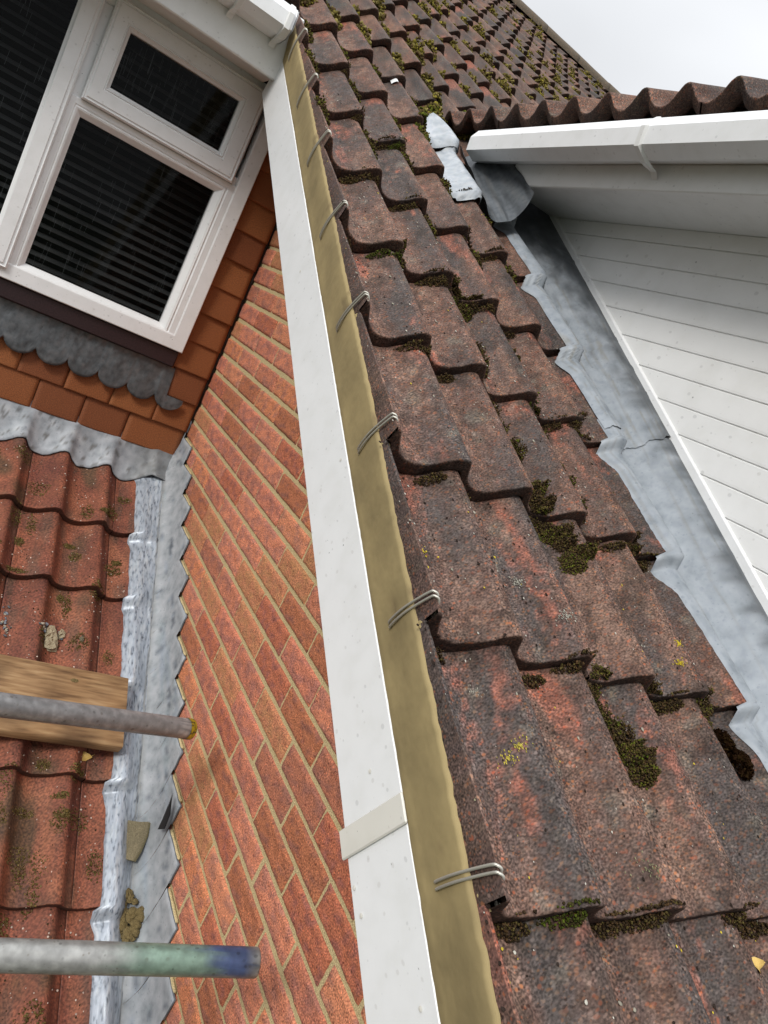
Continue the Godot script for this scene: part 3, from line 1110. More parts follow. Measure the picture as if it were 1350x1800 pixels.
func leadwork() -> void:
	# 1. flashing down the dormer cheek, two sheets; the upper laps over the lower
	var lists := [[1.245, 2.24, "upper sheet of grey lead flashing along the dormer cheek, darkened by stain and painted shade", 0.006], [-0.55, 1.285, "lower sheet of pale grey lead flashing along the dormer cheek", 0.002]]
	for L in lists:
		var f := func(u: float, v: float) -> Vector3:
			var s := lerpf(L[0], L[1], v)
			var step := fposmod((s - S0) / GAUGE, 1.0)
			var xl := lerpf(1.355, 1.340, smoothstep(0.55, 0.95, s)) - 0.015 * smoothstep(0.72, 0.93, step) + 0.003 * nb.get_noise_1d(s * 9.0 + 5.0) + 0.0015 * na.get_noise_1d(s * 60.0)
			if L[0] > 1.0:
				s += 0.24 * smoothstep(0.25, 0.6, u) * v
				s += 0.05 * u * u * (1.0 - v) + 0.012 * na.get_noise_1d(u * 90.0) * (1.0 - v)
			var x := lerpf(xl, 1.576, u)
			var n := smooth_roof(x, s)
			var flat := lerpf(N0 + 0.004 - SLATE * 0.5, -0.578, smoothstep(1.43, 1.57, x))
			n = lerpf(n, flat, smoothstep(1.395, 1.45, x))
			n += (0.0012 * nb.get_noise_2d(x * 90.0, s * 30.0) + 0.0022 * smoothstep(0.1, 0.0, absf(na.get_noise_2d(x * 70.0 + s * 25.0, s * 18.0))) * (1.0 if L[0] > 1.0 else 0.4)) * smoothstep(0.0, 0.3, u) + L[3] + 0.001
			if u == 0.0:
				n -= 0.0035
			return rp(x, s, n)
		var col := func(u: float, v: float) -> Color:
			var s := lerpf(L[0], L[1], v)
			var k := 0.95 + 0.10 * nb.get_noise_2d(u * 60.0, s * 9.0)
			var c := Color(0.80, 0.84, 0.88) * k
			var stain_shade := smoothstep(0.72, 1.0, u + 0.2 * na.get_noise_2d(s * 120.0, 3.0)) * 0.75  # stain plus eaves shade painted into the lead, darker towards the trim
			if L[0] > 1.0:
				stain_shade = maxf(stain_shade, smoothstep(0.35, 0.9, u + (s - 1.9) * 0.6 + 0.25 * na.get_noise_2d(s * 90.0, u * 60.0)) * 0.85)
				var ru := smoothstep(0.25, 0.5, na.get_noise_2d(u * 200.0 + 70.0, s * 50.0)) * 0.5
				c = c.lerp(Color(0.55, 0.48, 0.36), ru)
			var crease := 1.0 - smoothstep(0.0, 0.03, absf(u - 0.30 - 0.06 * nb.get_noise_1d(s * 14.0)))
			c = c.lerp(Color(0.42, 0.36, 0.26), crease * 0.7)
			var run := smoothstep(0.22, 0.45, na.get_noise_2d(u * 120.0, s * 7.0 + 60.0))
			c = c.lerp(Color(0.60, 0.58, 0.54), run * 0.55)
			var spot := smoothstep(0.30, 0.42, nc.get_noise_2d(u * 90.0, s * 300.0))
			c = c.lerp(Color(0.62, 0.66, 0.72), spot * 0.5)
			return c.lerp(Color(0.14, 0.145, 0.15), stain_shade)
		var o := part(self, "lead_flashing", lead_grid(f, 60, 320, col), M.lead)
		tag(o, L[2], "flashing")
	# 2. saddle under the dormer eaves
	var saddle := func(u: float, v: float) -> Vector3:
		var s := lerpf(2.222 + 0.006 * sin(u * 7.0), 2.545 + 0.03 * u, v)
		var x := lerpf(1.093 + 0.010 * sin(v * 9.0), 1.242, u)
		return rp(x, s, smooth_roof(x, s) + 0.004 + 0.0025 * nb.get_noise_2d(x * 130.0, s * 90.0) + (0.006 if v < 0.02 else 0.0))
	var pale := func(u: float, v: float) -> Color:
		return Color(1.0, 1.04, 1.08) * (0.95 + 0.3 * nb.get_noise_2d(u * 90.0, v * 120.0))
	var s1 := part(self, "lead_sheet", lead_grid(saddle, 20, 40, pale), M.lead)
	tag(s1, "small shiny pale lead sheet dressed over the tiles below the gutter end", "flashing")
	var small := func(u: float, v: float) -> Vector3:
		var s := lerpf(2.565, 2.84, v)
		var x := lerpf(1.105 + 0.05 * v, 1.25 - 0.05 * v, u)
		return rp(x, s, smooth_roof(x, s) + 0.008 + 0.002 * nb.get_noise_2d(x * 130.0, s * 90.0))
	var s2 := part(self, "lead_sheet", lead_grid(small, 12, 16, pale), M.lead)
	tag(s2, "narrow lead strip in the mossy valley corner above the shiny pale sheet", "flashing")
	var sliver := func(u: float, v: float) -> Vector3:
		var x := lerpf(1.035, 1.055, u)
		var s := lerpf(2.902, 2.945, v)
		return rp(x, s, roof_n(x, 2.92) + 0.010 + 0.006 * sin(u * PI))
	var s3 := part(self, "lead_tab", lead_grid(sliver, 8, 4, pale), M.plastic)
	tag(s3, "tiny white tab poking out between two dark tiles left of the valley", "tab")
	# dark chute hanging from the corner
	var chute := func(u: float, v: float) -> Vector3:
		var a := [Vector3(1.232, -0.596, -2.60), Vector3(1.275, -0.625, -2.60), Vector3(1.310, -0.605, -2.60), Vector3(1.335, -0.56, -2.56), Vector3(1.347, -0.505, -2.43)]
		var b := [Vector3(1.232, -0.598, -2.235), Vector3(1.270, -0.618, -2.165), Vector3(1.305, -0.598, -2.140), Vector3(1.331, -0.545, -2.150), Vector3(1.347, -0.490, -2.195)]
		var k := u * 4.0
		var i := mini(int(k), 3)
		var w := k - i
		var pa: Vector3 = a[i].cubic_interpolate(a[i + 1], a[maxi(i - 1, 0)], a[mini(i + 2, 4)], w)
		var pb: Vector3 = b[i].cubic_interpolate(b[i + 1], b[maxi(i - 1, 0)], b[mini(i + 2, 4)], w)
		var r := pb.lerp(pa, v)
		r.y += 0.005 * nb.get_noise_2d(u * 40.0, v * 25.0) + 0.004 * sin(u * 17.0)
		return FR * r
	var dk := func(u: float, v: float) -> Color:
		return Color(0.9, 0.95, 1.0) * (0.9 + 0.9 * nb.get_noise_2d(u * 60.0, v * 10.0))
	var s4 := part(self, "lead_chute", lead_grid(chute, 32, 24, dk), M.lead_dark)
	tag(s4, "dark lead sheet curling down under the end of the dormer gutter", "flashing")

	# 3. the lower roof: cover sheet and stepped upstand on the brick wall
	var root := thing("stepped_flashing", "spotted pale lead flashing stepped up the brick wall beside the lower roof", "flashing", lp(0.9, 1.0, LN0))
	var fold := func(s: float) -> float: return -2.206 - 0.05 * (1.8 - s) / 1.5
	var cover := func(u: float, v: float) -> Vector3:
		var s := lerpf(-0.15, 2.105, v)
		var xl := 0.781 + 0.004 * nb.get_noise_1d(s * 100.0)
		var fr := 0.0
		for i in LTAILS.size() - 1:
			if s >= LTAILS[i] and s < LTAILS[i + 1]:
				fr = (s - LTAILS[i]) / (LTAILS[i + 1] - LTAILS[i])
		xl -= 0.014 * smoothstep(0.75, 1.0, fr)
		var x := lerpf(xl, 0.874, u)
		var n := smooth_low(minf(x, 0.822), s) + 0.004
		n = lerpf(n, fold.call(s), smoothstep(0.815, 0.876, x))
		n += (0.003 * nb.get_noise_2d(x * 260.0, s * 110.0) + 0.0012 * na.get_noise_2d(x * 600.0, s * 300.0)) * smoothstep(0.0, 0.2, u)
		if u == 0.0:
			n -= 0.003
		return lp(x, s, n)
	var ccol := func(u: float, v: float) -> Color:
		var s := lerpf(-0.15, 2.16, v)
		var c := Color(0.93, 0.97, 1.02) * (0.95 + 0.3 * nb.get_noise_2d(u * 70.0, s * 60.0))
		var cr := 1.0 - smoothstep(0.0, 0.07, absf(u - 0.95 + 0.06 * nb.get_noise_1d(s * 80.0)))
		c = c.lerp(Color(0.50, 0.46, 0.38), cr * 0.75)
		var f2 := 0.0
		for i in LTAILS.size():
			f2 = maxf(f2, 1.0 - smoothstep(0.0, 0.022, absf(s - LTAILS[i] + 0.012)))
		c = c.lerp(Color(0.5, 0.52, 0.54), f2 * 0.5 * (1.0 - smoothstep(0.3, 0.6, u)))
		var dark := smoothstep(0.28, 0.42, na.get_noise_2d(u * 60.0 + s * 160.0, s * 150.0 - u * 50.0))
		return c.lerp(Color(0.24, 0.25, 0.27), dark * 0.7)
	part(root, "cover_sheet", lead_grid(cover, 36, 230, ccol), M.lead_spotted)
	# upstand: one tooth on each brick course
	for j in range(10, 24):
		var y := bed(j)
		var tip := -2.744 + 0.1312 * (j - 12)
		var back := tip - 0.1312
		var st := begin(true)
		var P := []
		var C := []
		for u in 9:
			var col := []
			var cc := []
			for v in 13:
				var z := lerpf(back, tip, u / 8.0)
				# s of the fold line at this z on the wall
				var t := v / 12.0
				# the foot: on the fold at s where the frame's z matches
				var q := deg_to_rad(LPITCH)
				var s: float = (-z + 0.0 * t) / cos(q) + fold.call(1.2) * tan(q)
				var foot := lp(0.873, s, fold.call(s) - 0.001)
				var top := Vector3(0.9085, y + 0.002 * na.get_noise_1d(z * 700.0), z)
				if u == 8:
					top.z += 0.002 * nb.get_noise_1d(j * 30.0)
				var pnt := foot.lerp(top, t)
				pnt.x = 0.9085 - 0.0355 * exp(-(pnt.y - foot.y) / 0.05)
				pnt.x += -0.003 * absf(nb.get_noise_3d(z * 160.0, pnt.y * 160.0, 2.0)) - 0.003 * absf(na.get_noise_3d(z * 420.0, pnt.y * 300.0, 8.0))
				col.append(pnt)
				var c := Color(1.08, 1.14, 1.22) * (1.0 + 0.45 * nb.get_noise_3d(z * 60.0 + pnt.y * 120.0, pnt.y * 40.0, 5.0))
				c = c.lerp(Color(0.2, 0.2, 0.21), smoothstep(0.25, 0.45, na.get_noise_3d(z * 120.0 + pnt.y * 200.0, pnt.y * 90.0 - z * 60.0, 1.0)) * 0.7)
				c = c.lerp(Color(0.55, 0.5, 0.4), (1.0 - smoothstep(0.0, 0.08, t)) * 0.6)
				cc.append(c)
			P.append(col)
			C.append(cc)
		grid(st, P, C)
		# turned edge of the lead
		for u in 8:
			st.set_color(Color(0.3, 0.31, 0.33))
			quad(st, P[u][12], P[u + 1][12], P[u + 1][12] + Vector3(0.005, 0, 0), P[u][12] + Vector3(0.005, 0, 0))
		for v in range(9, 12):
			quad(st, P[8][v], P[8][v] + Vector3(0.005, 0, 0), P[8][v + 1] + Vector3(0.005, 0, 0), P[8][v + 1])
		part(root, "step", done(st), M.lead)
		# pointing along the step
		var ps := begin(true)
		var pts := []
		for k in 7:
			pts.append(Vector3(0.9145 - 0.001 * absf(na.get_noise_1d(k * 91.0 + j * 13.0)), y - 0.002 + 0.002 * na.get_noise_1d(k * 50.0 + j), lerpf(back + 0.004, tip - 0.02, k / 6.0)))
		wire(ps, pts, 0.0055, 6)
		part(root, "pointing", done(ps), M.mortar)
	# 4. apron under the tile hanging
	var apron := func(u: float, v: float) -> Vector3:
		var x := lerpf(-0.25, 0.931, u)
		var t := v
		var front := 2.078 + 0.018 * wave((x - 0.508) / LWAVE) + 0.004 * na.get_noise_1d(x * 200.0)
		var a := lp(x, front, smooth_low(x, front) + 0.009)
		if x > 0.80:
			a = lp(x, front, lerpf(smooth_low(x, front) + 0.009, -2.188, smoothstep(0.80, 0.84, x)))
		var b := Vector3(x, -0.70, -3.012)
		var bb := lp(x, front, 0).lerp(lp(x, front, 0), 0.0)
		var mid := a.lerp(b, t)
		mid.y += -0.018 * sin(t * PI) + 0.003 * nb.get_noise_2d(x * 260.0, t * 40.0) * (1.0 - t)
		var crest := wave((x - 0.508) / LWAVE)
		mid.y += 0.012 * crest * sin(t * PI)
		return mid
	var acol := func(u: float, v: float) -> Color:
		var x := lerpf(-0.25, 0.931, u)
		var c := Color(0.92, 0.95, 0.98) * (0.9 + 0.35 * nb.get_noise_2d(x * 120.0, v * 40.0))
		c = c.lerp(Color(0.28, 0.26, 0.23), smoothstep(0.25, 0.45, na.get_noise_2d(x * 300.0, v * 60.0)) * 0.8)
		if x > 0.7:
			c = c.lerp(Color(0.34, 0.33, 0.31), smoothstep(0.7, 0.8, x) * 0.7)
		return c
	var ap := begin(true)
	var PA := []
	var CA := []
	for u in 181:
		var a := []
		var c := []
		for v in 13:
			a.append(apron.call(u / 180.0, v / 12.0))
			c.append(acol.call(u / 180.0, v / 12.0))
		PA.append(a)
		CA.append(c)
	grid(ap, PA, CA)
	for u in 180:
		ap.set_color(Color(0.25, 0.25, 0.26))
		quad(ap, PA[u][0] + Vector3(0, -0.003, -0.001), PA[u + 1][0] + Vector3(0, -0.003, -0.001), PA[u + 1][0], PA[u][0])
	var oa := part(self, "lead_apron", done(ap), M.lead_spotted)
	oa.material_override = M.lead
	tag(oa, "wavy lead apron dressed over the top of the lower orange-red roof", "flashing")
	# 5. scalloped lead under the sill
	var sc := begin(true)
	var PS := []
	var CS := []
	var X0 := -0.31
	for u in 241:
		var x := lerpf(X0, 0.842, u / 240.0)
		var t := fposmod((x - 0.182) / 0.1095, 1.0)
		var dip := 0.047 * sqrt(maxf(0.0, 1.0 - pow(2.0 * t - 1.0, 2.0)))
		if x > 0.73:
			dip = 0.05 * sqrt(maxf(0.0, 1.0 - pow((x - 0.786) / 0.057, 2.0)))
		var y0 := -0.503 - dip
		var top := -0.395 if x < 0.77 else -0.500
		var c := []
		var cc := []
		for v in 15:
			var w := v / 14.0
			var y := lerpf(y0, top, w)
			var z := -2.983 - 0.020 * smoothstep(-0.56, -0.40, y) + 0.0025 * nb.get_noise_2d(x * 160.0, y * 160.0) + 0.001 * (floori((x - 0.182) / 0.1095) % 2)
			c.append(Vector3(x, y, z))
			var k := 0.9 + 0.35 * nb.get_noise_2d(x * 110.0 + y * 60.0, y * 110.0) + 0.35 * na.get_noise_2d(x * 400.0, y * 300.0)
			var cl := Color(0.9, 0.92, 0.94) * k
			cl = cl.lerp(Color(1.5, 1.5, 1.5), smoothstep(0.25, 0.5, na.get_noise_2d(x * 140.0 + 20.0, y * 300.0)) * 0.5)
			cc.append(cl)
		PS.append(c)
		CS.append(cc)
	grid(sc, PS, CS)
	for u in 240:
		sc.set_color(Color(0.4, 0.41, 0.42))
		quad(sc, PS[u][0] + Vector3(0, 0, -0.003), PS[u + 1][0] + Vector3(0, 0, -0.003), PS[u + 1][0], PS[u][0])
	var os := part(self, "scalloped_lead", done(sc), M.lead_dark)
	tag(os, "dark grey lead sheet with a scalloped lower edge under the window sill", "flashing")

# ---------------------------------------------------------------- window
func window() -> void:
	var root := thing("window", "white plastic window with a small top light beside the bargeboard", "window", Vector3(0.0, -0.327, -3.0))
	var X := Transform3D(Basis(), Vector3(0, 0, -2.97))
	var st := begin()
	# outer frame with glazing bead on the fixed light
	rect_frame(st, -1.25, 0.762, -0.327, 0.660, [0.06, 0.06, 0.06, 0.06], [[0.0, -0.065], [0.0, -0.003], [0.05, 0.0], [0.82, 0.0], [0.9, -0.002], [1.0, -0.016], [1.0, -0.06]], X)
	part(root, "frame", done(st), M.plastic)
	st = begin()
	bevel_box(st, Vector3(0.110, -0.268, -0.062), Vector3(0.152, 0.602, -0.008), 0.003, X)
	bevel_box(st, Vector3(-1.19, -0.268, -0.062), Vector3(-1.15, 0.602, -0.008), 0.003, X)
	part(root, "mullion", done(st), M.plastic)
	part(root, "transom", box_mesh(Vector3(0.152, 0.268, -0.062), Vector3(0.703, 0.335, -0.009), 0.003, X), M.plastic)
	# fixed lower light: inner rim and beads round the glass
	st = begin()
	rect_frame(st, 0.120, 0.712, -0.302, 0.306, [0.047, 0.047, 0.064, 0.049], [[0.0, -0.02], [0.0, -0.0045], [0.06, -0.003], [0.40, -0.003], [0.46, -0.006], [0.5, -0.006], [0.56, -0.0035], [0.68, -0.006], [0.9, -0.018], [1.0, -0.022], [1.0, -0.05]], X)
	part(root, "fixed_light", done(st), M.plastic)
	part(root, "pane", box_mesh(Vector3(0.16, -0.262, -0.040), Vector3(0.655, 0.263, -0.036), 0.0002, X), M.glass)
	# opening top light, standing proud
	var k := 2.948 / 2.97
	var XS := Transform3D(Basis().scaled(Vector3(k, k, 1)), Vector3(0, 0, -2.948))
	st = begin()
	rect_frame(st, 0.150, 0.690, 0.309, 0.641, [0.068, 0.074, 0.081, 0.076], [[0.0, -0.024], [0.0, -0.006], [0.07, -0.0015], [0.10, -0.004], [0.16, -0.004], [0.20, 0.0], [0.74, 0.0], [0.77, -0.003], [0.80, -0.003], [0.83, 0.0], [0.9, -0.007], [1.0, -0.013], [1.0, -0.04]], XS)
	var sash := part(root, "top_light", done(st), M.plastic)
	part(sash, "pane", box_mesh(Vector3(0.212, 0.378, -0.031), Vector3(0.614, 0.570, -0.027), 0.0002, XS), M.glass)
	# casement on the left, running out of view
	var k2 := 2.955 / 2.97
	var XL := Transform3D(Basis().scaled(Vector3(k2, k2, 1)), Vector3(0, 0, -2.955))
	st = begin()
	rect_frame(st, -1.16, 0.120, -0.296, 0.641, [0.072, 0.068, 0.070, 0.072], [[0.0, -0.02], [0.0, -0.005], [0.07, -0.0015], [0.10, -0.004], [0.2, -0.004], [0.24, 0.0], [0.78, 0.0], [0.83, 0.0], [0.9, -0.007], [1.0, -0.013], [1.0, -0.04]], XL)
	var ca := part(root, "casement", done(st), M.plastic)
	part(ca, "pane", box_mesh(Vector3(-1.09, -0.233, -0.031), Vector3(0.055, 0.575, -0.027), 0.0002, XL), M.glass)
	# painted timber sill beneath
	part(root, "sill", box_mesh(Vector3(-1.25, -0.392, -3.06), Vector3(0.755, -0.330, -2.984), 0.005), M.sill_paint)
	# dried rain marks on the panes
	var mm := MultiMesh.new()
	mm.transform_format = MultiMesh.TRANSFORM_3D
	mm.mesh = box_mesh(Vector3(-0.0004, -0.5, -0.0002), Vector3(0.0004, 0.5, 0.0002), 0.0001)
	mm.instance_count = 240
	for i in 240:
		var z := -3.004
		var p := Vector3()
		var r := rng.randf()
		if r < 0.45:
			p = Vector3(rng.randf_range(-0.5, 0.045), rng.randf_range(-0.22, 0.565), -2.980)
		elif r < 0.72:
			p = Vector3(rng.randf_range(0.222, 0.602), rng.randf_range(0.385, 0.56), -2.9735)
		else:
			p = Vector3(rng.randf_range(0.172, 0.642), rng.randf_range(-0.245, 0.25), -3.0045)
		var b := Basis(Vector3(0, 0, 1), rng.randf_range(-0.06, 0.06)).scaled_local(Vector3(rng.randf_range(0.3, 0.75), 0.02 + 0.07 * pow(rng.randf(), 2.0), 1))
		mm.set_instance_transform(i, Transform3D(b, p - root.position))
	var mi := MultiMeshInstance3D.new()
	mi.name = "rain_marks"
	mi.multimesh = mm
	mi.material_override = M.rain_mark
	mi.set_meta("kind", "stuff")
	root.add_child(mi)
	# blinds in the room
	for e in [[-1.1, 0.10, "slatted blind hanging in the dark room behind the left casement"], [0.13, 0.72, "slatted blind in the dark room behind the lower fixed pane and top light"]]:
		var bl := thing("venetian_blind", e[2], "blind", Vector3(e[0], 0.6, -3.14), "blinds behind the window")
		var sl := begin(true)
		var P := []
		for u in 2:
			var c := []
			for v in 6:
				var t := v / 5.0
				c.append(Vector3(lerpf(e[0], e[1], u), 0.0025 * sin(t * PI) + (t - 0.5) * 0.015, -lerpf(-0.0095, 0.0095, t)))
			P.append(c)
		grid(sl, P)
		var slat := done(sl)
		for i in 29:
			part(bl, "slat", slat, M.slat, Transform3D(Basis(Vector3(0, 0, 1), rng.randf_range(-0.002, 0.002)), Vector3(0, -0.32 + 0.0335 * i, -3.14)))

# ---------------------------------------------------------------- eaves over the window
func eaves() -> void:
	var root := thing("fascia", "broad white fascia board above the window under the short gutter", "fascia", Vector3(0.0, 0.64, -2.76))
	part(root, "board", box_mesh(Vector3(-1.7, 0.632, -2.765), Vector3(0.652, 0.838, -2.745), 0.004), M.plastic_old)
	part(root, "soffit", box_mesh(Vector3(-1.7, 0.655, -3.04), Vector3(0.652, 0.664, -2.765), 0.001), M.plastic_old)
	var st := begin(true)
	var ring := []
	for i in 11:
		ring.append(Vector3(0.556 + cos(TAU * i / 10.0) * 0.0055, 0.688 + sin(TAU * i / 10.0) * 0.0055, -2.7445))
	for i in 10:
		tri(st, Vector3(0.556, 0.688, -2.742), ring[i], ring[i + 1])
	part(root, "screw_cap", done(st), M.plastic)
	# local x away from the fascia is negative: turn so that -x runs to +z and z runs along -x
	gutter("short white gutter with two clips on the fascia above the window", "", [Vector2(0, 0.812), Vector2(-0.088, 0.822), Vector2(-0.102, 0.800), Vector2(-0.106, 0.758), Vector2(-0.070, 0.735), Vector2(-0.002, 0.732)], Transform3D(Basis(Vector3(0, 0, -1), Vector3(0, 1, 0), Vector3(1, 0, 0)), Vector3(0, 0, -2.745)), -1.6, 0.600, [0.435, 0.583], false)

# ---------------------------------------------------------------- scaffold
func tube(root: Node3D, a: Vector3, b: Vector3, colour: Callable, called := "barrel", m: Material = null, r := 0.02415) -> void:
	var d := (b - a).normalized()
	var e := Vector3.UP.cross(d).normalized()
	var f := d.cross(e)
	var st := begin(true)
	var L := a.distance_to(b)
	var prof := []
	var n := 90
	for i in n + 1:
		prof.append([lerpf(0.0, L - 0.003, float(i) / n), r])
	prof.append_array([[L - 0.001, r - 0.0006], [L, r - 0.0016], [L, r - 0.0032], [L - 0.002, r - 0.004], [L - 0.12, r - 0.004]])
	var P := []
	var C := []
	for k in 41:
		var t := TAU * (k % 40) / 40.0
		var col := []
		var cc := []
		for q in prof:
			var rr: float = q[1] + 0.0003 * nb.get_noise_2d(q[0] * 80.0, sin(t) * 40.0)
			col.append(a + d * q[0] + (e * cos(t) + f * sin(t)) * rr)
			cc.append(colour.call(q[0] - L, t))
		P.append(col)
		C.append(cc)
	# du (round, e to f) x dv (along d): (f) x d = e outwards
	for k in 41:
		P[k].reverse()
		C[k].reverse()
	P.reverse()
	C.reverse()
	grid(st, P, C)
	part(root, called, done(st), m if m else M.tube_steel)

func scaffold() -> void:
	# upper tube
	var b1 := Vector3(0.762, -1.000, -1.545)
	var dir1 := Vector3(0.462, -0.064, -0.113).normalized()
	var t1 := thing("scaffold_tube", "grey galvanised scaffold tube with a yellow band on its end, lying across the board", "scaffold tube", b1)
	var steel := func(z: float, t: float) -> Color:
		var c := Color(0.44, 0.45, 0.46) * (1.0 + 0.2 * nb.get_noise_3d(z * 120.0, t * 12.0, 4.0))
		if z > -0.046 and z < -0.018:
			c = Color(0.72, 0.72, 0.72).lerp(c, smoothstep(0.0, 0.3, na.get_noise_3d(z * 500.0, t * 30.0, 2.0)))
		return c
	tube(t1, b1 - dir1 * 2.2, b1, steel)
	var yel := func(z: float, t: float) -> Color:
		return Color(0.75, 0.55, 0.03).lerp(Color(0.05, 0.05, 0.05), smoothstep(0.1, 0.3, na.get_noise_3d(z * 700.0, t * 30.0, 6.0)) * 0.9)
	tube(t1, b1 - dir1 * 0.016, b1 + dir1 * 0.002, yel, "end_band", M.tube_steel, 0.0252)
	# lower tube, painted
	var b2 := Vector3(0.752, -1.019, -0.905)
	var dir2 := Vector3(0.404, 0.054, 0.072).normalized()
	var t2 := thing("scaffold_tube", "grey scaffold tube painted green and blue towards its open end, in the lower left", "scaffold tube", b2)
	var paint := func(z: float, t: float) -> Color:
		var k := na.get_noise_3d(z * 120.0, t * 12.0, 4.0)
		var c := Color(0.46, 0.46, 0.44) * (1.0 + 0.25 * k)
		var top := smoothstep(-0.9, 0.2, sin(t))
		var gr := smoothstep(-0.27, -0.20, z + 0.06 * k) * (1.0 - smoothstep(-0.10, -0.05, z + 0.05 * k))
		c = c.lerp(Color(0.24, 0.47, 0.33) * (1.0 + 0.35 * k), gr * 0.6 * top)
		var bl := smoothstep(-0.115, -0.06, z + 0.05 * k) * (1.0 - smoothstep(-0.012, -0.006, z + 0.01 * k))
		c = c.lerp(Color(0.035, 0.09, 0.30) * (1.0 + 0.6 * k), bl * 0.8 * smoothstep(-0.8, 0.3, sin(t) + k))
		return c
	tube(t2, b2 - dir2 * 2.2, b2, paint)
	# board on the tiles
	var bd := thing("scaffold_board", "weathered wooden scaffold board lying on the lower roof behind the upper tube", "board", lp(0.4, 1.1, -2.15))
	var st := begin(true)
	var P := []
	var C := []
	var prof := [Vector2(0.0, -0.038), Vector2(0.0, -0.004), Vector2(0.004, 0.0), Vector2(0.06, 0.0), Vector2(0.12, 0.0), Vector2(0.17, 0.0), Vector2(0.221, 0.0), Vector2(0.225, -0.004), Vector2(0.225, -0.038)]
	for u in 41:
		var a := []
		var c := []
		var x := lerpf(-1.4, 0.782, u / 40.0)
		for v in prof:
			a.append(FL * Vector3(x + 0.002 * na.get_noise_2d(v.x * 900.0, 3.0), -2.150 + v.y + 0.001 * nb.get_noise_2d(x * 60.0, v.x * 300.0), -(0.975 + v.x - 0.012 * x)))
			var k := na.get_noise_2d(x * 60.0, v.x * 400.0)
			c.append((Color(1.0, 0.97, 0.93) * (0.95 + 0.5 * k)).lerp(Color(0.3, 0.26, 0.22), smoothstep(0.15, 0.4, nb.get_noise_2d(x * 50.0, v.x * 120.0 + 30.0)) * 0.75))
		P.append(a)
		C.append(c)
	grid(st, P, C)
	for e in [0, 40]:
		for v in range(1, 8):
			st.set_color(Color(0.7, 0.6, 0.5))
			if e == 40:
				tri(st, P[e][0], P[e][v + 1], P[e][v])
				tri(st, P[e][0], P[e][v], P[e][v + 1])
			else:
				tri(st, P[e][0], P[e][v], P[e][v + 1])
	part(bd, "plank", done(st), M.board_wood)
	for q in [[0.43, 1.03], [0.52, 1.04], [0.40, 1.11], [0.62, 1.15]]:
		var s2 := begin(true)
		var f := FL * Transform3D(Basis(), Vector3(q[0], -2.1488, -q[1]))
		var pr := Vector3()
		for i in 13:
			var v := f * Vector3(cos(TAU * i / 12.0) * 0.012, 0, -sin(TAU * i / 12.0) * 0.006)
			if i > 0:
				tri(s2, f * Vector3(0, 0.0006, 0), pr, v)
			pr = v
		part(bd, "knot", done(s2), M.loose_mortar)

# ---------------------------------------------------------------- growth
func scatter(called: String, label: String, category: String, mesh: Mesh, T: Array, C: Array) -> void:
	var mm := MultiMesh.new()
	mm.transform_format = MultiMesh.TRANSFORM_3D
	mm.use_colors = true
	mm.mesh = mesh
	mm.instance_count = T.size()
	for i in T.size():
		mm.set_instance_transform(i, T[i])
		mm.set_instance_color(i, C[i])
	var o := MultiMeshInstance3D.new()
	o.name = numbered(called)
	o.multimesh = mm
	o.material_override = M.moss
	o.set_meta("kind", "stuff")
	add_child(o, true)
	tag(o, label, category)

func clump(T: Array, C: Array, x: float, s: float, rx: float, rs: float, h: float, count: int, size: float, tones: Array, frame := 0) -> void:
	for i in count:
		var a := rng.randf() * TAU
		var r := sqrt(rng.randf())
		var k := 1.0 + 0.35 * nb.get_noise_2d(cos(a) * 60.0 + x * 900.0, sin(a) * 60.0 + s * 900.0)
		var px := x + cos(a) * r * rx * k
		var ps := s + sin(a) * r * rs * k
		var up := h * (1.0 - r * r) * rng.randf_range(0.35, 1.0) * (1.0 + 0.5 * na.get_noise_2d(px * 1500.0, ps * 1500.0))
		var p := on_roof(px, ps, up) if frame == 0 else on_low(px, ps, up)
		var sc := size * rng.randf_range(0.55, 1.35)
		var b := Basis(Vector3(rng.randf_range(-1, 1), rng.randf_range(-1, 1), rng.randf_range(-1, 1)).normalized(), rng.randf() * TAU).scaled_local(Vector3(sc, sc * rng.randf_range(0.5, 1.6), sc))
		T.append(Transform3D(b, p))
		var c: Color = tones[rng.randi() % tones.size()]
		C.append(c * rng.randf_range(0.6, 1.35))

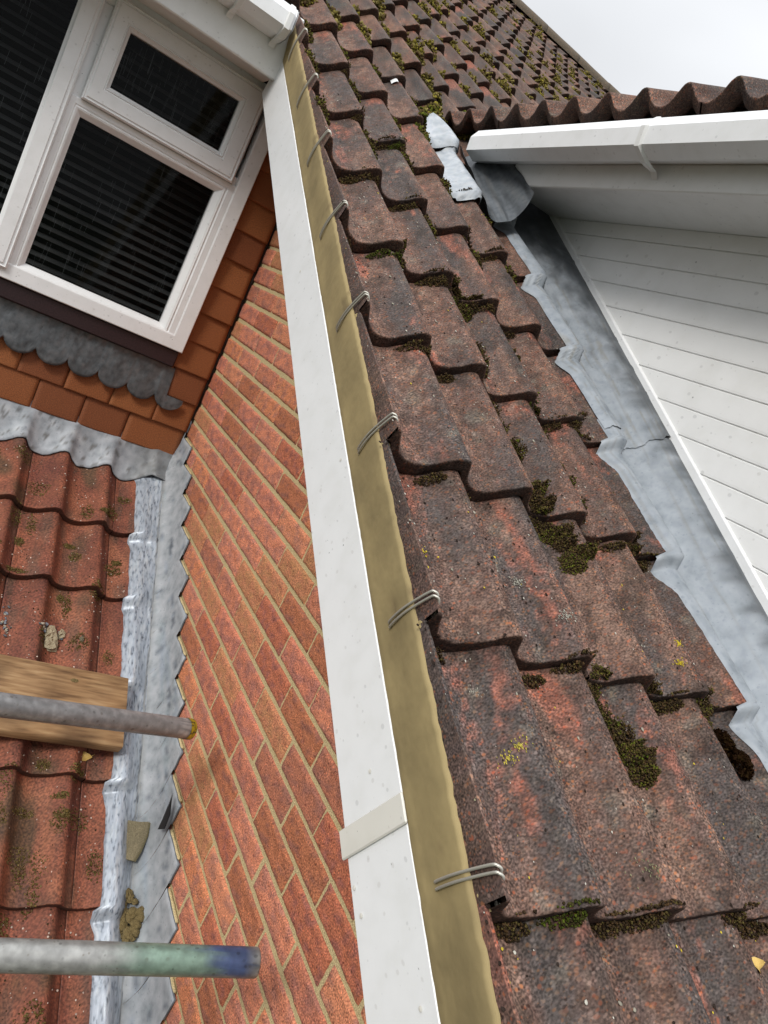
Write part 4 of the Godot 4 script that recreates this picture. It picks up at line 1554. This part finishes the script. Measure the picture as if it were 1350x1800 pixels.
func growth() -> void:
	var sprig := blob(1.0, 3, 6, 4, 0.9, 1.0)
	var olive := [Color(0.11, 0.095, 0.022), Color(0.075, 0.06, 0.02), Color(0.055, 0.04, 0.02), Color(0.10, 0.115, 0.018)]
	var brown := [Color(0.05, 0.033, 0.018), Color(0.075, 0.045, 0.022), Color(0.035, 0.025, 0.016), Color(0.09, 0.07, 0.025)]
	var green := [Color(0.075, 0.095, 0.014), Color(0.05, 0.06, 0.013), Color(0.045, 0.04, 0.014), Color(0.04, 0.03, 0.014)]
	var yellow := [Color(0.22, 0.18, 0.065), Color(0.14, 0.115, 0.032), Color(0.10, 0.075, 0.03), Color(0.11, 0.095, 0.025), Color(0.09, 0.06, 0.03), Color(0.20, 0.17, 0.03)]
	var T := []
	var C := []
	# along the lapped joints and under the tails of the near courses
	for k in range(-1, 8):
		var t := S0 + GAUGE * k
		for j in [1, 2]:
			var x: float = 0.64 + 0.3 * j + 0.012
			var amount: float = [0.35, 1.0, 0.8, 1.0, 0.9, 0.8, 0.9, 0.9, 1.0][k + 1] * (1.0 if j == 1 else 0.55)
			# a run in the crack below the tail above
			var n := int(16 * amount)
			for i in n:
				var f := pow(rng.randf(), 1.4)
				var s := t + GAUGE - 0.015 - f * GAUGE * 0.9 * amount
				var w := (1.0 - f) * amount
				clump(T, C, x + 0.006 + rng.randf() * 0.024 * w, s, 0.007 + 0.022 * w, 0.018, 0.010 + 0.022 * w, int(110 + 330 * w), 0.0016, brown if rng.randf() < 0.6 else (olive if rng.randf() < 0.7 else green))
		# under the tail lip across the course
		for i in 15:
			var x := 0.66 + rng.randf() * 0.66
			if nb.get_noise_2d(x * 200.0, k * 70.0) < -0.05:
				continue
			clump(T, C, x, t - rng.randf_range(0.002, 0.02), 0.022, 0.011, 0.020, 260, 0.0016, green if rng.randf() < 0.12 else brown)
	# well-grown cushions
	for q in [[1.105, 0.500, 0.024, 0.022, 0.014], [1.235, 0.500, 0.028, 0.03, 0.016], [0.975, 0.45, 0.022, 0.06, 0.02], [1.0, 0.395, 0.024, 0.025, 0.02], [0.965, 1.04, 0.03, 0.05, 0.022], [0.985, 0.90, 0.026, 0.04, 0.02], [1.02, 0.80, 0.03, 0.03, 0.018], [0.962, 1.30, 0.02, 0.045, 0.016], [1.10, 0.96, 0.022, 0.06, 0.016], [1.11, 1.16, 0.02, 0.04, 0.014], [0.97, 1.55, 0.03, 0.03, 0.018], [0.80, 1.55, 0.02, 0.02, 0.012], [1.12, 1.45, 0.02, 0.04, 0.014], [1.25, 0.86, 0.02, 0.03, 0.014], [1.26, 1.0, 0.02, 0.05, 0.013]]:
		for i in 8:
			var f := rng.randf_range(0.35, 0.7)
			clump(T, C, q[0] + 0.012 + rng.randfn() * q[2] * 0.55, q[1] + rng.randfn() * q[3] * 0.6, q[2] * f, q[3] * f, q[4] * rng.randf_range(0.8, 2.2), 620, 0.0016, [brown + brown + olive + green, olive + brown + brown, brown, brown + olive][rng.randi() % 4])
	for k in range(4, 9):
		for i in 5:
			var x: float = 0.655 + WAVE * i + rng.randf() * 0.02
			if k >= 5 or i > 1:
				clump(T, C, x, S0 + GAUGE * (k + 1) - 0.05 - rng.randf() * 0.06, 0.034, 0.06, 0.04, 900, 0.0026, olive + brown + ([yellow[1]] if k > 5 else []))
	scatter("moss", "brown and green moss in the joints of the near dark roof tiles", "moss", sprig, T, C)
	# the brown cushion by the flashing, one that could be picked up
	T = []
	C = []
	var st_t := []
	var bm := thing("moss_clump", "round rust-brown moss cushion on the tile against the lower lead flashing", "moss", on_roof(1.315, 0.45))
	var big := begin(true)
	for q in [[1.31, 0.462, 0.026], [1.322, 0.425, 0.022]]:
		var base := on_roof(q[0], q[1], 0.004)
		for i in 900:
			var dd := Vector3(rng.randfn(), absf(rng.randfn()), rng.randfn()).normalized()
			var p: Vector3 = base + FR.basis * (dd * Vector3(q[2], q[2] * 0.75, q[2] * 1.2) * (1.0 - 0.3 * rng.randf()))
			var r := 0.0034
			var a := p + Vector3(rng.randf_range(-1, 1), rng.randf_range(-1, 1), rng.randf_range(-1, 1)) * r * 1.6
			var b := p + Vector3(rng.randf_range(-1, 1), rng.randf_range(-1, 1), rng.randf_range(-1, 1)) * r * 1.6
			var c := p + FR.basis * dd * r * 1.5
			big.set_color(brown[rng.randi() % 4].lerp(Color(0.12, 0.05, 0.025), 0.4) * rng.randf_range(0.7, 1.4))
			tri(big, a, b, c)
			tri(big, a, c, b)
	part(bm, "cushion", done(big), M.moss)
	# upper slope
	for k in range(8, 25):
		for i in range(0, 40):
			var x := 0.66 + WAVE * (i - 2) + rng.randf_range(-0.012, 0.02)
			var t := S0 + GAUGE * k
			if t > 8.55 - 0.24 * (x - 3.6) or rng.randf() < 0.1:
				continue
			var c := rp(x, t, N0)
			if c.y < dormer_y(x) - 0.05 and x > 1.2:
				continue
			var s := t + GAUGE - 0.03 - rng.randf() * 0.09
			var big_ := rng.randf_range(0.6, 1.15)
			clump(T, C, x + 0.012, s, 0.046 * big_, 0.085 * big_, 0.068 * big_, int(330 * big_), 0.0066, yellow)
	scatter("moss", "yellow-olive moss cushions in the pans of the upper roof slope", "moss", sprig, T, C)
	# moss in the valley corner
	T = []
	C = []
	for i in 16:
		clump(T, C, rng.randf_range(1.15, 1.55), rng.randf_range(2.80, 2.98), 0.04, 0.04, 0.03, 130, 0.006, olive + yellow)
	for i in 6:
		clump(T, C, 1.09 + 0.02 * rng.randf(), rng.randf_range(2.45, 2.62), 0.03, 0.03, 0.022, 140, 0.004, olive + green)
	scatter("moss", "thick olive moss filling the valley corner beside the dormer eaves", "moss", sprig, T, C)
	# lichen and crumbs
	T = []
	C = []
	var flake := blob(1.0, 9, 9, 4, 0.6, 0.22)
	for i in 2400:
		var x := rng.randf_range(0.61, 1.33)
		var s := rng.randf_range(-0.3, 2.4)
		var r := rng.randf()
		var c := Color(0.46, 0.44, 0.38)
		var z := 0.0010 + 0.0016 * pow(rng.randf(), 3.0)
		if r < 0.12 and na.get_noise_2d(x * 300.0, s * 300.0) > 0.12:
			c = Color(0.52, 0.40, 0.05)
			z = rng.randf_range(0.001, 0.0026)
		elif r < 0.30 and nb.get_noise_2d(x * 200.0, s * 200.0) > 0.2:
			c = Color(0.27, 0.25, 0.20)
			z = rng.randf_range(0.0018, 0.004)
		elif r < 0.62:
			c = Color(0.03, 0.022, 0.018)
			z = rng.randf_range(0.0009, 0.0032)
		T.append(Transform3D(FR.basis * Basis(Vector3(0, 1, 0), rng.randf() * TAU).scaled_local(Vector3(z, z * 0.7, z * rng.randf_range(0.6, 1.2))), on_roof(x, s, 0.0002)))
		C.append(c * rng.randf_range(0.8, 1.2))
	# a few lichen rosettes made of many flakes, as on the tiles by the flashing
	for q in [[0.905, 0.225, 0.020, Color(0.27, 0.26, 0.15)], [0.73, 0.36, 0.010, Color(0.55, 0.45, 0.08)], [0.745, 0.375, 0.012, Color(0.5, 0.42, 0.08)], [0.68, 0.69, 0.010, Color(0.6, 0.46, 0.05)], [1.215, 0.62, 0.009, Color(0.6, 0.46, 0.04)], [1.20, 0.58, 0.009, Color(0.6, 0.46, 0.04)], [1.30, 0.64, 0.022, Color(0.36, 0.33, 0.27)], [1.29, 0.60, 0.016, Color(0.36, 0.33, 0.27)], [0.87, 0.68, 0.012, Color(0.38, 0.36, 0.3)], [0.91, 0.60, 0.014, Color(0.38, 0.36, 0.3)], [0.635, 0.28, 0.011, Color(0.34, 0.32, 0.2)], [0.80, 0.33, 0.010, Color(0.5, 0.42, 0.08)], [0.72, 0.46, 0.012, Color(0.36, 0.34, 0.28)]]:
		for i in 60:
			var a := rng.randf() * TAU
			var r: float = absf(rng.randfn()) * q[2] * 0.6
			var z := rng.randf_range(0.0007, 0.0019)
			T.append(Transform3D(FR.basis * Basis(Vector3(0, 1, 0), rng.randf() * TAU).scaled_local(Vector3(z, z * 0.5, z)), on_roof(q[0] + cos(a) * r, q[1] + sin(a) * r, 0.0002)))
			C.append(q[3] * rng.randf_range(0.45, 1.0))
	scatter("lichen", "pale and yellow lichen specks and dark crumbs on the near roof tiles", "lichen", flake, T, C)
	# dried mossy smears on the lower roof
	T = []
	C = []
	for i in 70:
		var x := rng.randf_range(0.2, 0.77)
		var s := rng.randf_range(0.3, 2.05)
		clump(T, C, x, s, rng.randf_range(0.012, 0.04), rng.randf_range(0.01, 0.05), 0.004, 150, 0.0024, [Color(0.13, 0.09, 0.03), Color(0.09, 0.07, 0.025), Color(0.16, 0.12, 0.05)], 1)
	for i in 1700:
		var x := rng.randf_range(0.1, 0.775)
		var s := rng.randf_range(0.2, 2.08)
		var z := rng.randf_range(0.0008, 0.0028)
		T.append(Transform3D(FL.basis.scaled_local(Vector3(z, z * 0.5, z)), on_low(x, s, 0.0003)))
		C.append((Color(0.55, 0.45, 0.38) if rng.randf() < 0.55 else Color(0.05, 0.035, 0.02)) * rng.randf_range(0.7, 1.2))
	scatter("moss", "dry olive moss scraps and pale specks on the lower orange-red tiles", "moss", flake, T, C)

# ---------------------------------------------------------------- loose bits
func shard(pts: Array, thick: float, x: Transform3D, sd: float) -> ArrayMesh:
	# a flat broken piece: outline in x and z, top face rumpled
	var st := begin()
	var n := pts.size()
	var c := Vector2()
	for v in pts:
		c += v / n
	var top := func(v: Vector2) -> Vector3:
		return x * Vector3(v.x, thick * (1.0 + 0.25 * na.get_noise_2d(v.x * 900.0 + sd, v.y * 900.0)), v.y)
	for i in n:
		var a: Vector2 = pts[i]
		var b: Vector2 = pts[(i + 1) % n]
		for ring in 3:
			var r0 := 1.0 - ring / 3.0
			var r1 := 1.0 - (ring + 1) / 3.0
			var k := 0.75 + 0.5 * absf(nb.get_noise_2d(i * 70.0 + sd, ring * 90.0))
			st.set_color(Color(0.36, 0.30, 0.18) * k)
			var p0: Vector3 = top.call(c.lerp(a, r0))
			var p1: Vector3 = top.call(c.lerp(b, r0))
			var p2: Vector3 = top.call(c.lerp(b, r1))
			var p3: Vector3 = top.call(c.lerp(a, r1))
			quad(st, p0, p3, p2, p1)
		st.set_color(Color(0.5, 0.42, 0.22))
		quad(st, x * Vector3(a.x, 0, a.y), top.call(a), top.call(b), x * Vector3(b.x, 0, b.y))
	return done(st)

func leaf_mesh(x: Transform3D, r: float) -> ArrayMesh:
	var st := begin(true)
	var P := []
	for u in 13:
		var a := TAU * u / 12.0
		var k := r * (1.0 + 0.25 * cos(3.0 * a) + 0.12 * sin(5.0 * a + 1.0))
		var c := []
		for v in 4:
			var t := v / 3.0
			c.append(x * Vector3(cos(a) * k * t, 0.004 + 0.006 * t * t * sin(a * 2.0), -sin(a) * k * t * 0.8))
		P.append(c)
	grid(st, P)
	wire(st, [x * Vector3(r * 0.7, 0.004, 0), x * Vector3(r * 1.3, 0.006, -r * 0.25), x * Vector3(r * 1.7, 0.004, -r * 0.6)], 0.0007, 5)
	return done(st)

func debris() -> void:
	var o := part(self, "fallen_leaf", leaf_mesh(FR * Transform3D(Basis(), Vector3(1.150, roof_n(1.150, 0.125) + 0.003, -0.125)), 0.013), M.leaf)
	tag(o, "yellow fallen leaf lying on the dark tiles at the lower right edge", "leaf")
	o = part(self, "fallen_leaf", leaf_mesh(FL * Transform3D(Basis(), Vector3(0.700, low_n(0.700, 0.965), -0.962)), 0.018), M.leaf)
	tag(o, "yellow fallen leaf poking out below the scaffold board on the lower roof", "leaf")
	var lead_at := func(x: float, s: float, n: float) -> Transform3D: return FL * Transform3D(Basis(), Vector3(x, n, -s))
	# broken mortar fragment standing in the lead gutter
	var f := [Vector2(-0.012, -0.06), Vector2(0.012, -0.05), Vector2(0.034, -0.045), Vector2(0.030, -0.01), Vector2(0.018, 0.03), Vector2(0.006, 0.055), Vector2(-0.014, 0.045), Vector2(-0.020, 0.01), Vector2(-0.016, -0.03)]
	o = part(self, "mortar_fragment", shard(f, 0.014, FL * Transform3D(Basis(Vector3(0, 0, 1), 0.75).scaled_local(Vector3(1.35, 1, 1)), Vector3(0.862, -2.222, -0.725)), 3.0), M.stone_chip)
	tag(o, "flat broken tan mortar fragment lying in the lead gutter above the mud splat", "rubble")
	# mud splat
	var T := begin(true)
	for i in 44:
		var a := rng.randf() * TAU
		var r := sqrt(rng.randf())
		var b := blob(rng.randf_range(0.007, 0.016), i, 10, 7, 0.9, 0.6)
		T.append_from(b, 0, FL * Transform3D(Basis(), Vector3(0.862 + cos(a) * r * 0.028, -2.232 + 0.012 * (1.0 - r) + cos(a) * r * 0.030, -(0.535 + sin(a) * r * 0.062))))
	o = part(self, "mortar_splat", done(T), M.loose_mortar)
	tag(o, "lumpy olive-brown mortar splat dropped on the pale lead above the lower tube", "mortar")
	# tar patch
	var tp := begin(true)
	var torn := [Vector2(-1.322, -1.7252), Vector2(-1.3535, -1.7189), Vector2(-1.4044, -1.715), Vector2(-1.4354, -1.7102), Vector2(-1.405, -1.6781), Vector2(-1.3646, -1.6868), Vector2(-1.3356, -1.7137)]
	for i in torn.size():
		var v0: Vector2 = torn[i]
		var v1: Vector2 = torn[(i + 1) % torn.size()]
		var mid := Vector3(0.8832, -1.384, -1.702)
		var p0 := Vector3(0.884 + 0.001 * (i % 3), v0.x, v0.y)
		var p1 := Vector3(0.884 + 0.001 * ((i + 1) % 3), v1.x, v1.y)
		tri(tp, mid, p0, p1)
		tri(tp, mid + Vector3(0.002, 0, 0), p1 + Vector3(0.002, 0, 0), p0 + Vector3(0.002, 0, 0))
	o = part(self, "tar_patch", done(tp), M.tar)
	tag(o, "small torn black patch on the lead upstand beside the mortar fragment", "patch")
	# rubble on the tiles above the board
	var k := 0
	for q in [[0.555, 1.340, 0.022, 0.95, "larger cream mortar lump above the scaffold board"], [0.560, 1.308, 0.020, 0.9, "cream mortar lump touching the top edge of the scaffold board"], [0.590, 1.352, 0.012, 0.9, "small cream mortar chip right of the larger lump"], [0.645, 1.33, 0.008, 0.40, "small mossy chip alone to the right of the cream lumps"]]:
		var m := blob(q[2], k + 20, 10, 7, 0.9, 0.7)
		var st := begin()
		st.set_color(Color(0.62, 0.52, 0.34) * q[3])
		var arr := m.surface_get_arrays(0)
		var vs: PackedVector3Array = arr[Mesh.ARRAY_VERTEX]
		var ix: PackedInt32Array = arr[Mesh.ARRAY_INDEX]
		for i in ix:
			st.add_vertex(FL * (Vector3(q[0], low_n(q[0], q[1]) + q[2] * 0.4, -q[1]) + vs[i] * Vector3(1, 1, 1.3)))
		o = part(self, "mortar_lump", done(st), M.stone_chip)
		tag(o, q[4], "rubble", "mortar lumps above the scaffold board")
		k += 1
	var TT := []
	var CC := []
	for i in 60:
		var x := 0.55 + rng.randfn() * 0.018
		var s := 1.355 + rng.randfn() * 0.014
		if i > 32:
			x = 0.425 + rng.randfn() * 0.012
			s = 1.36 + rng.randfn() * 0.03
		var z := rng.randf_range(0.002, 0.006)
		TT.append(Transform3D(Basis(Vector3(rng.randf(), rng.randf(), rng.randf()).normalized(), rng.randf() * 6.0).scaled_local(Vector3(z, z * 0.7, z * 1.3)), on_low(x, s, z * 0.4)))
		CC.append([Color(0.22, 0.24, 0.27), Color(0.12, 0.13, 0.14), Color(0.42, 0.38, 0.30)][rng.randi() % 3])
	scatter("gravel", "grey gravel caught on the lower tiles above the scaffold board", "gravel", blob(1.0, 4, 7, 5, 0.9, 0.8), TT, CC)
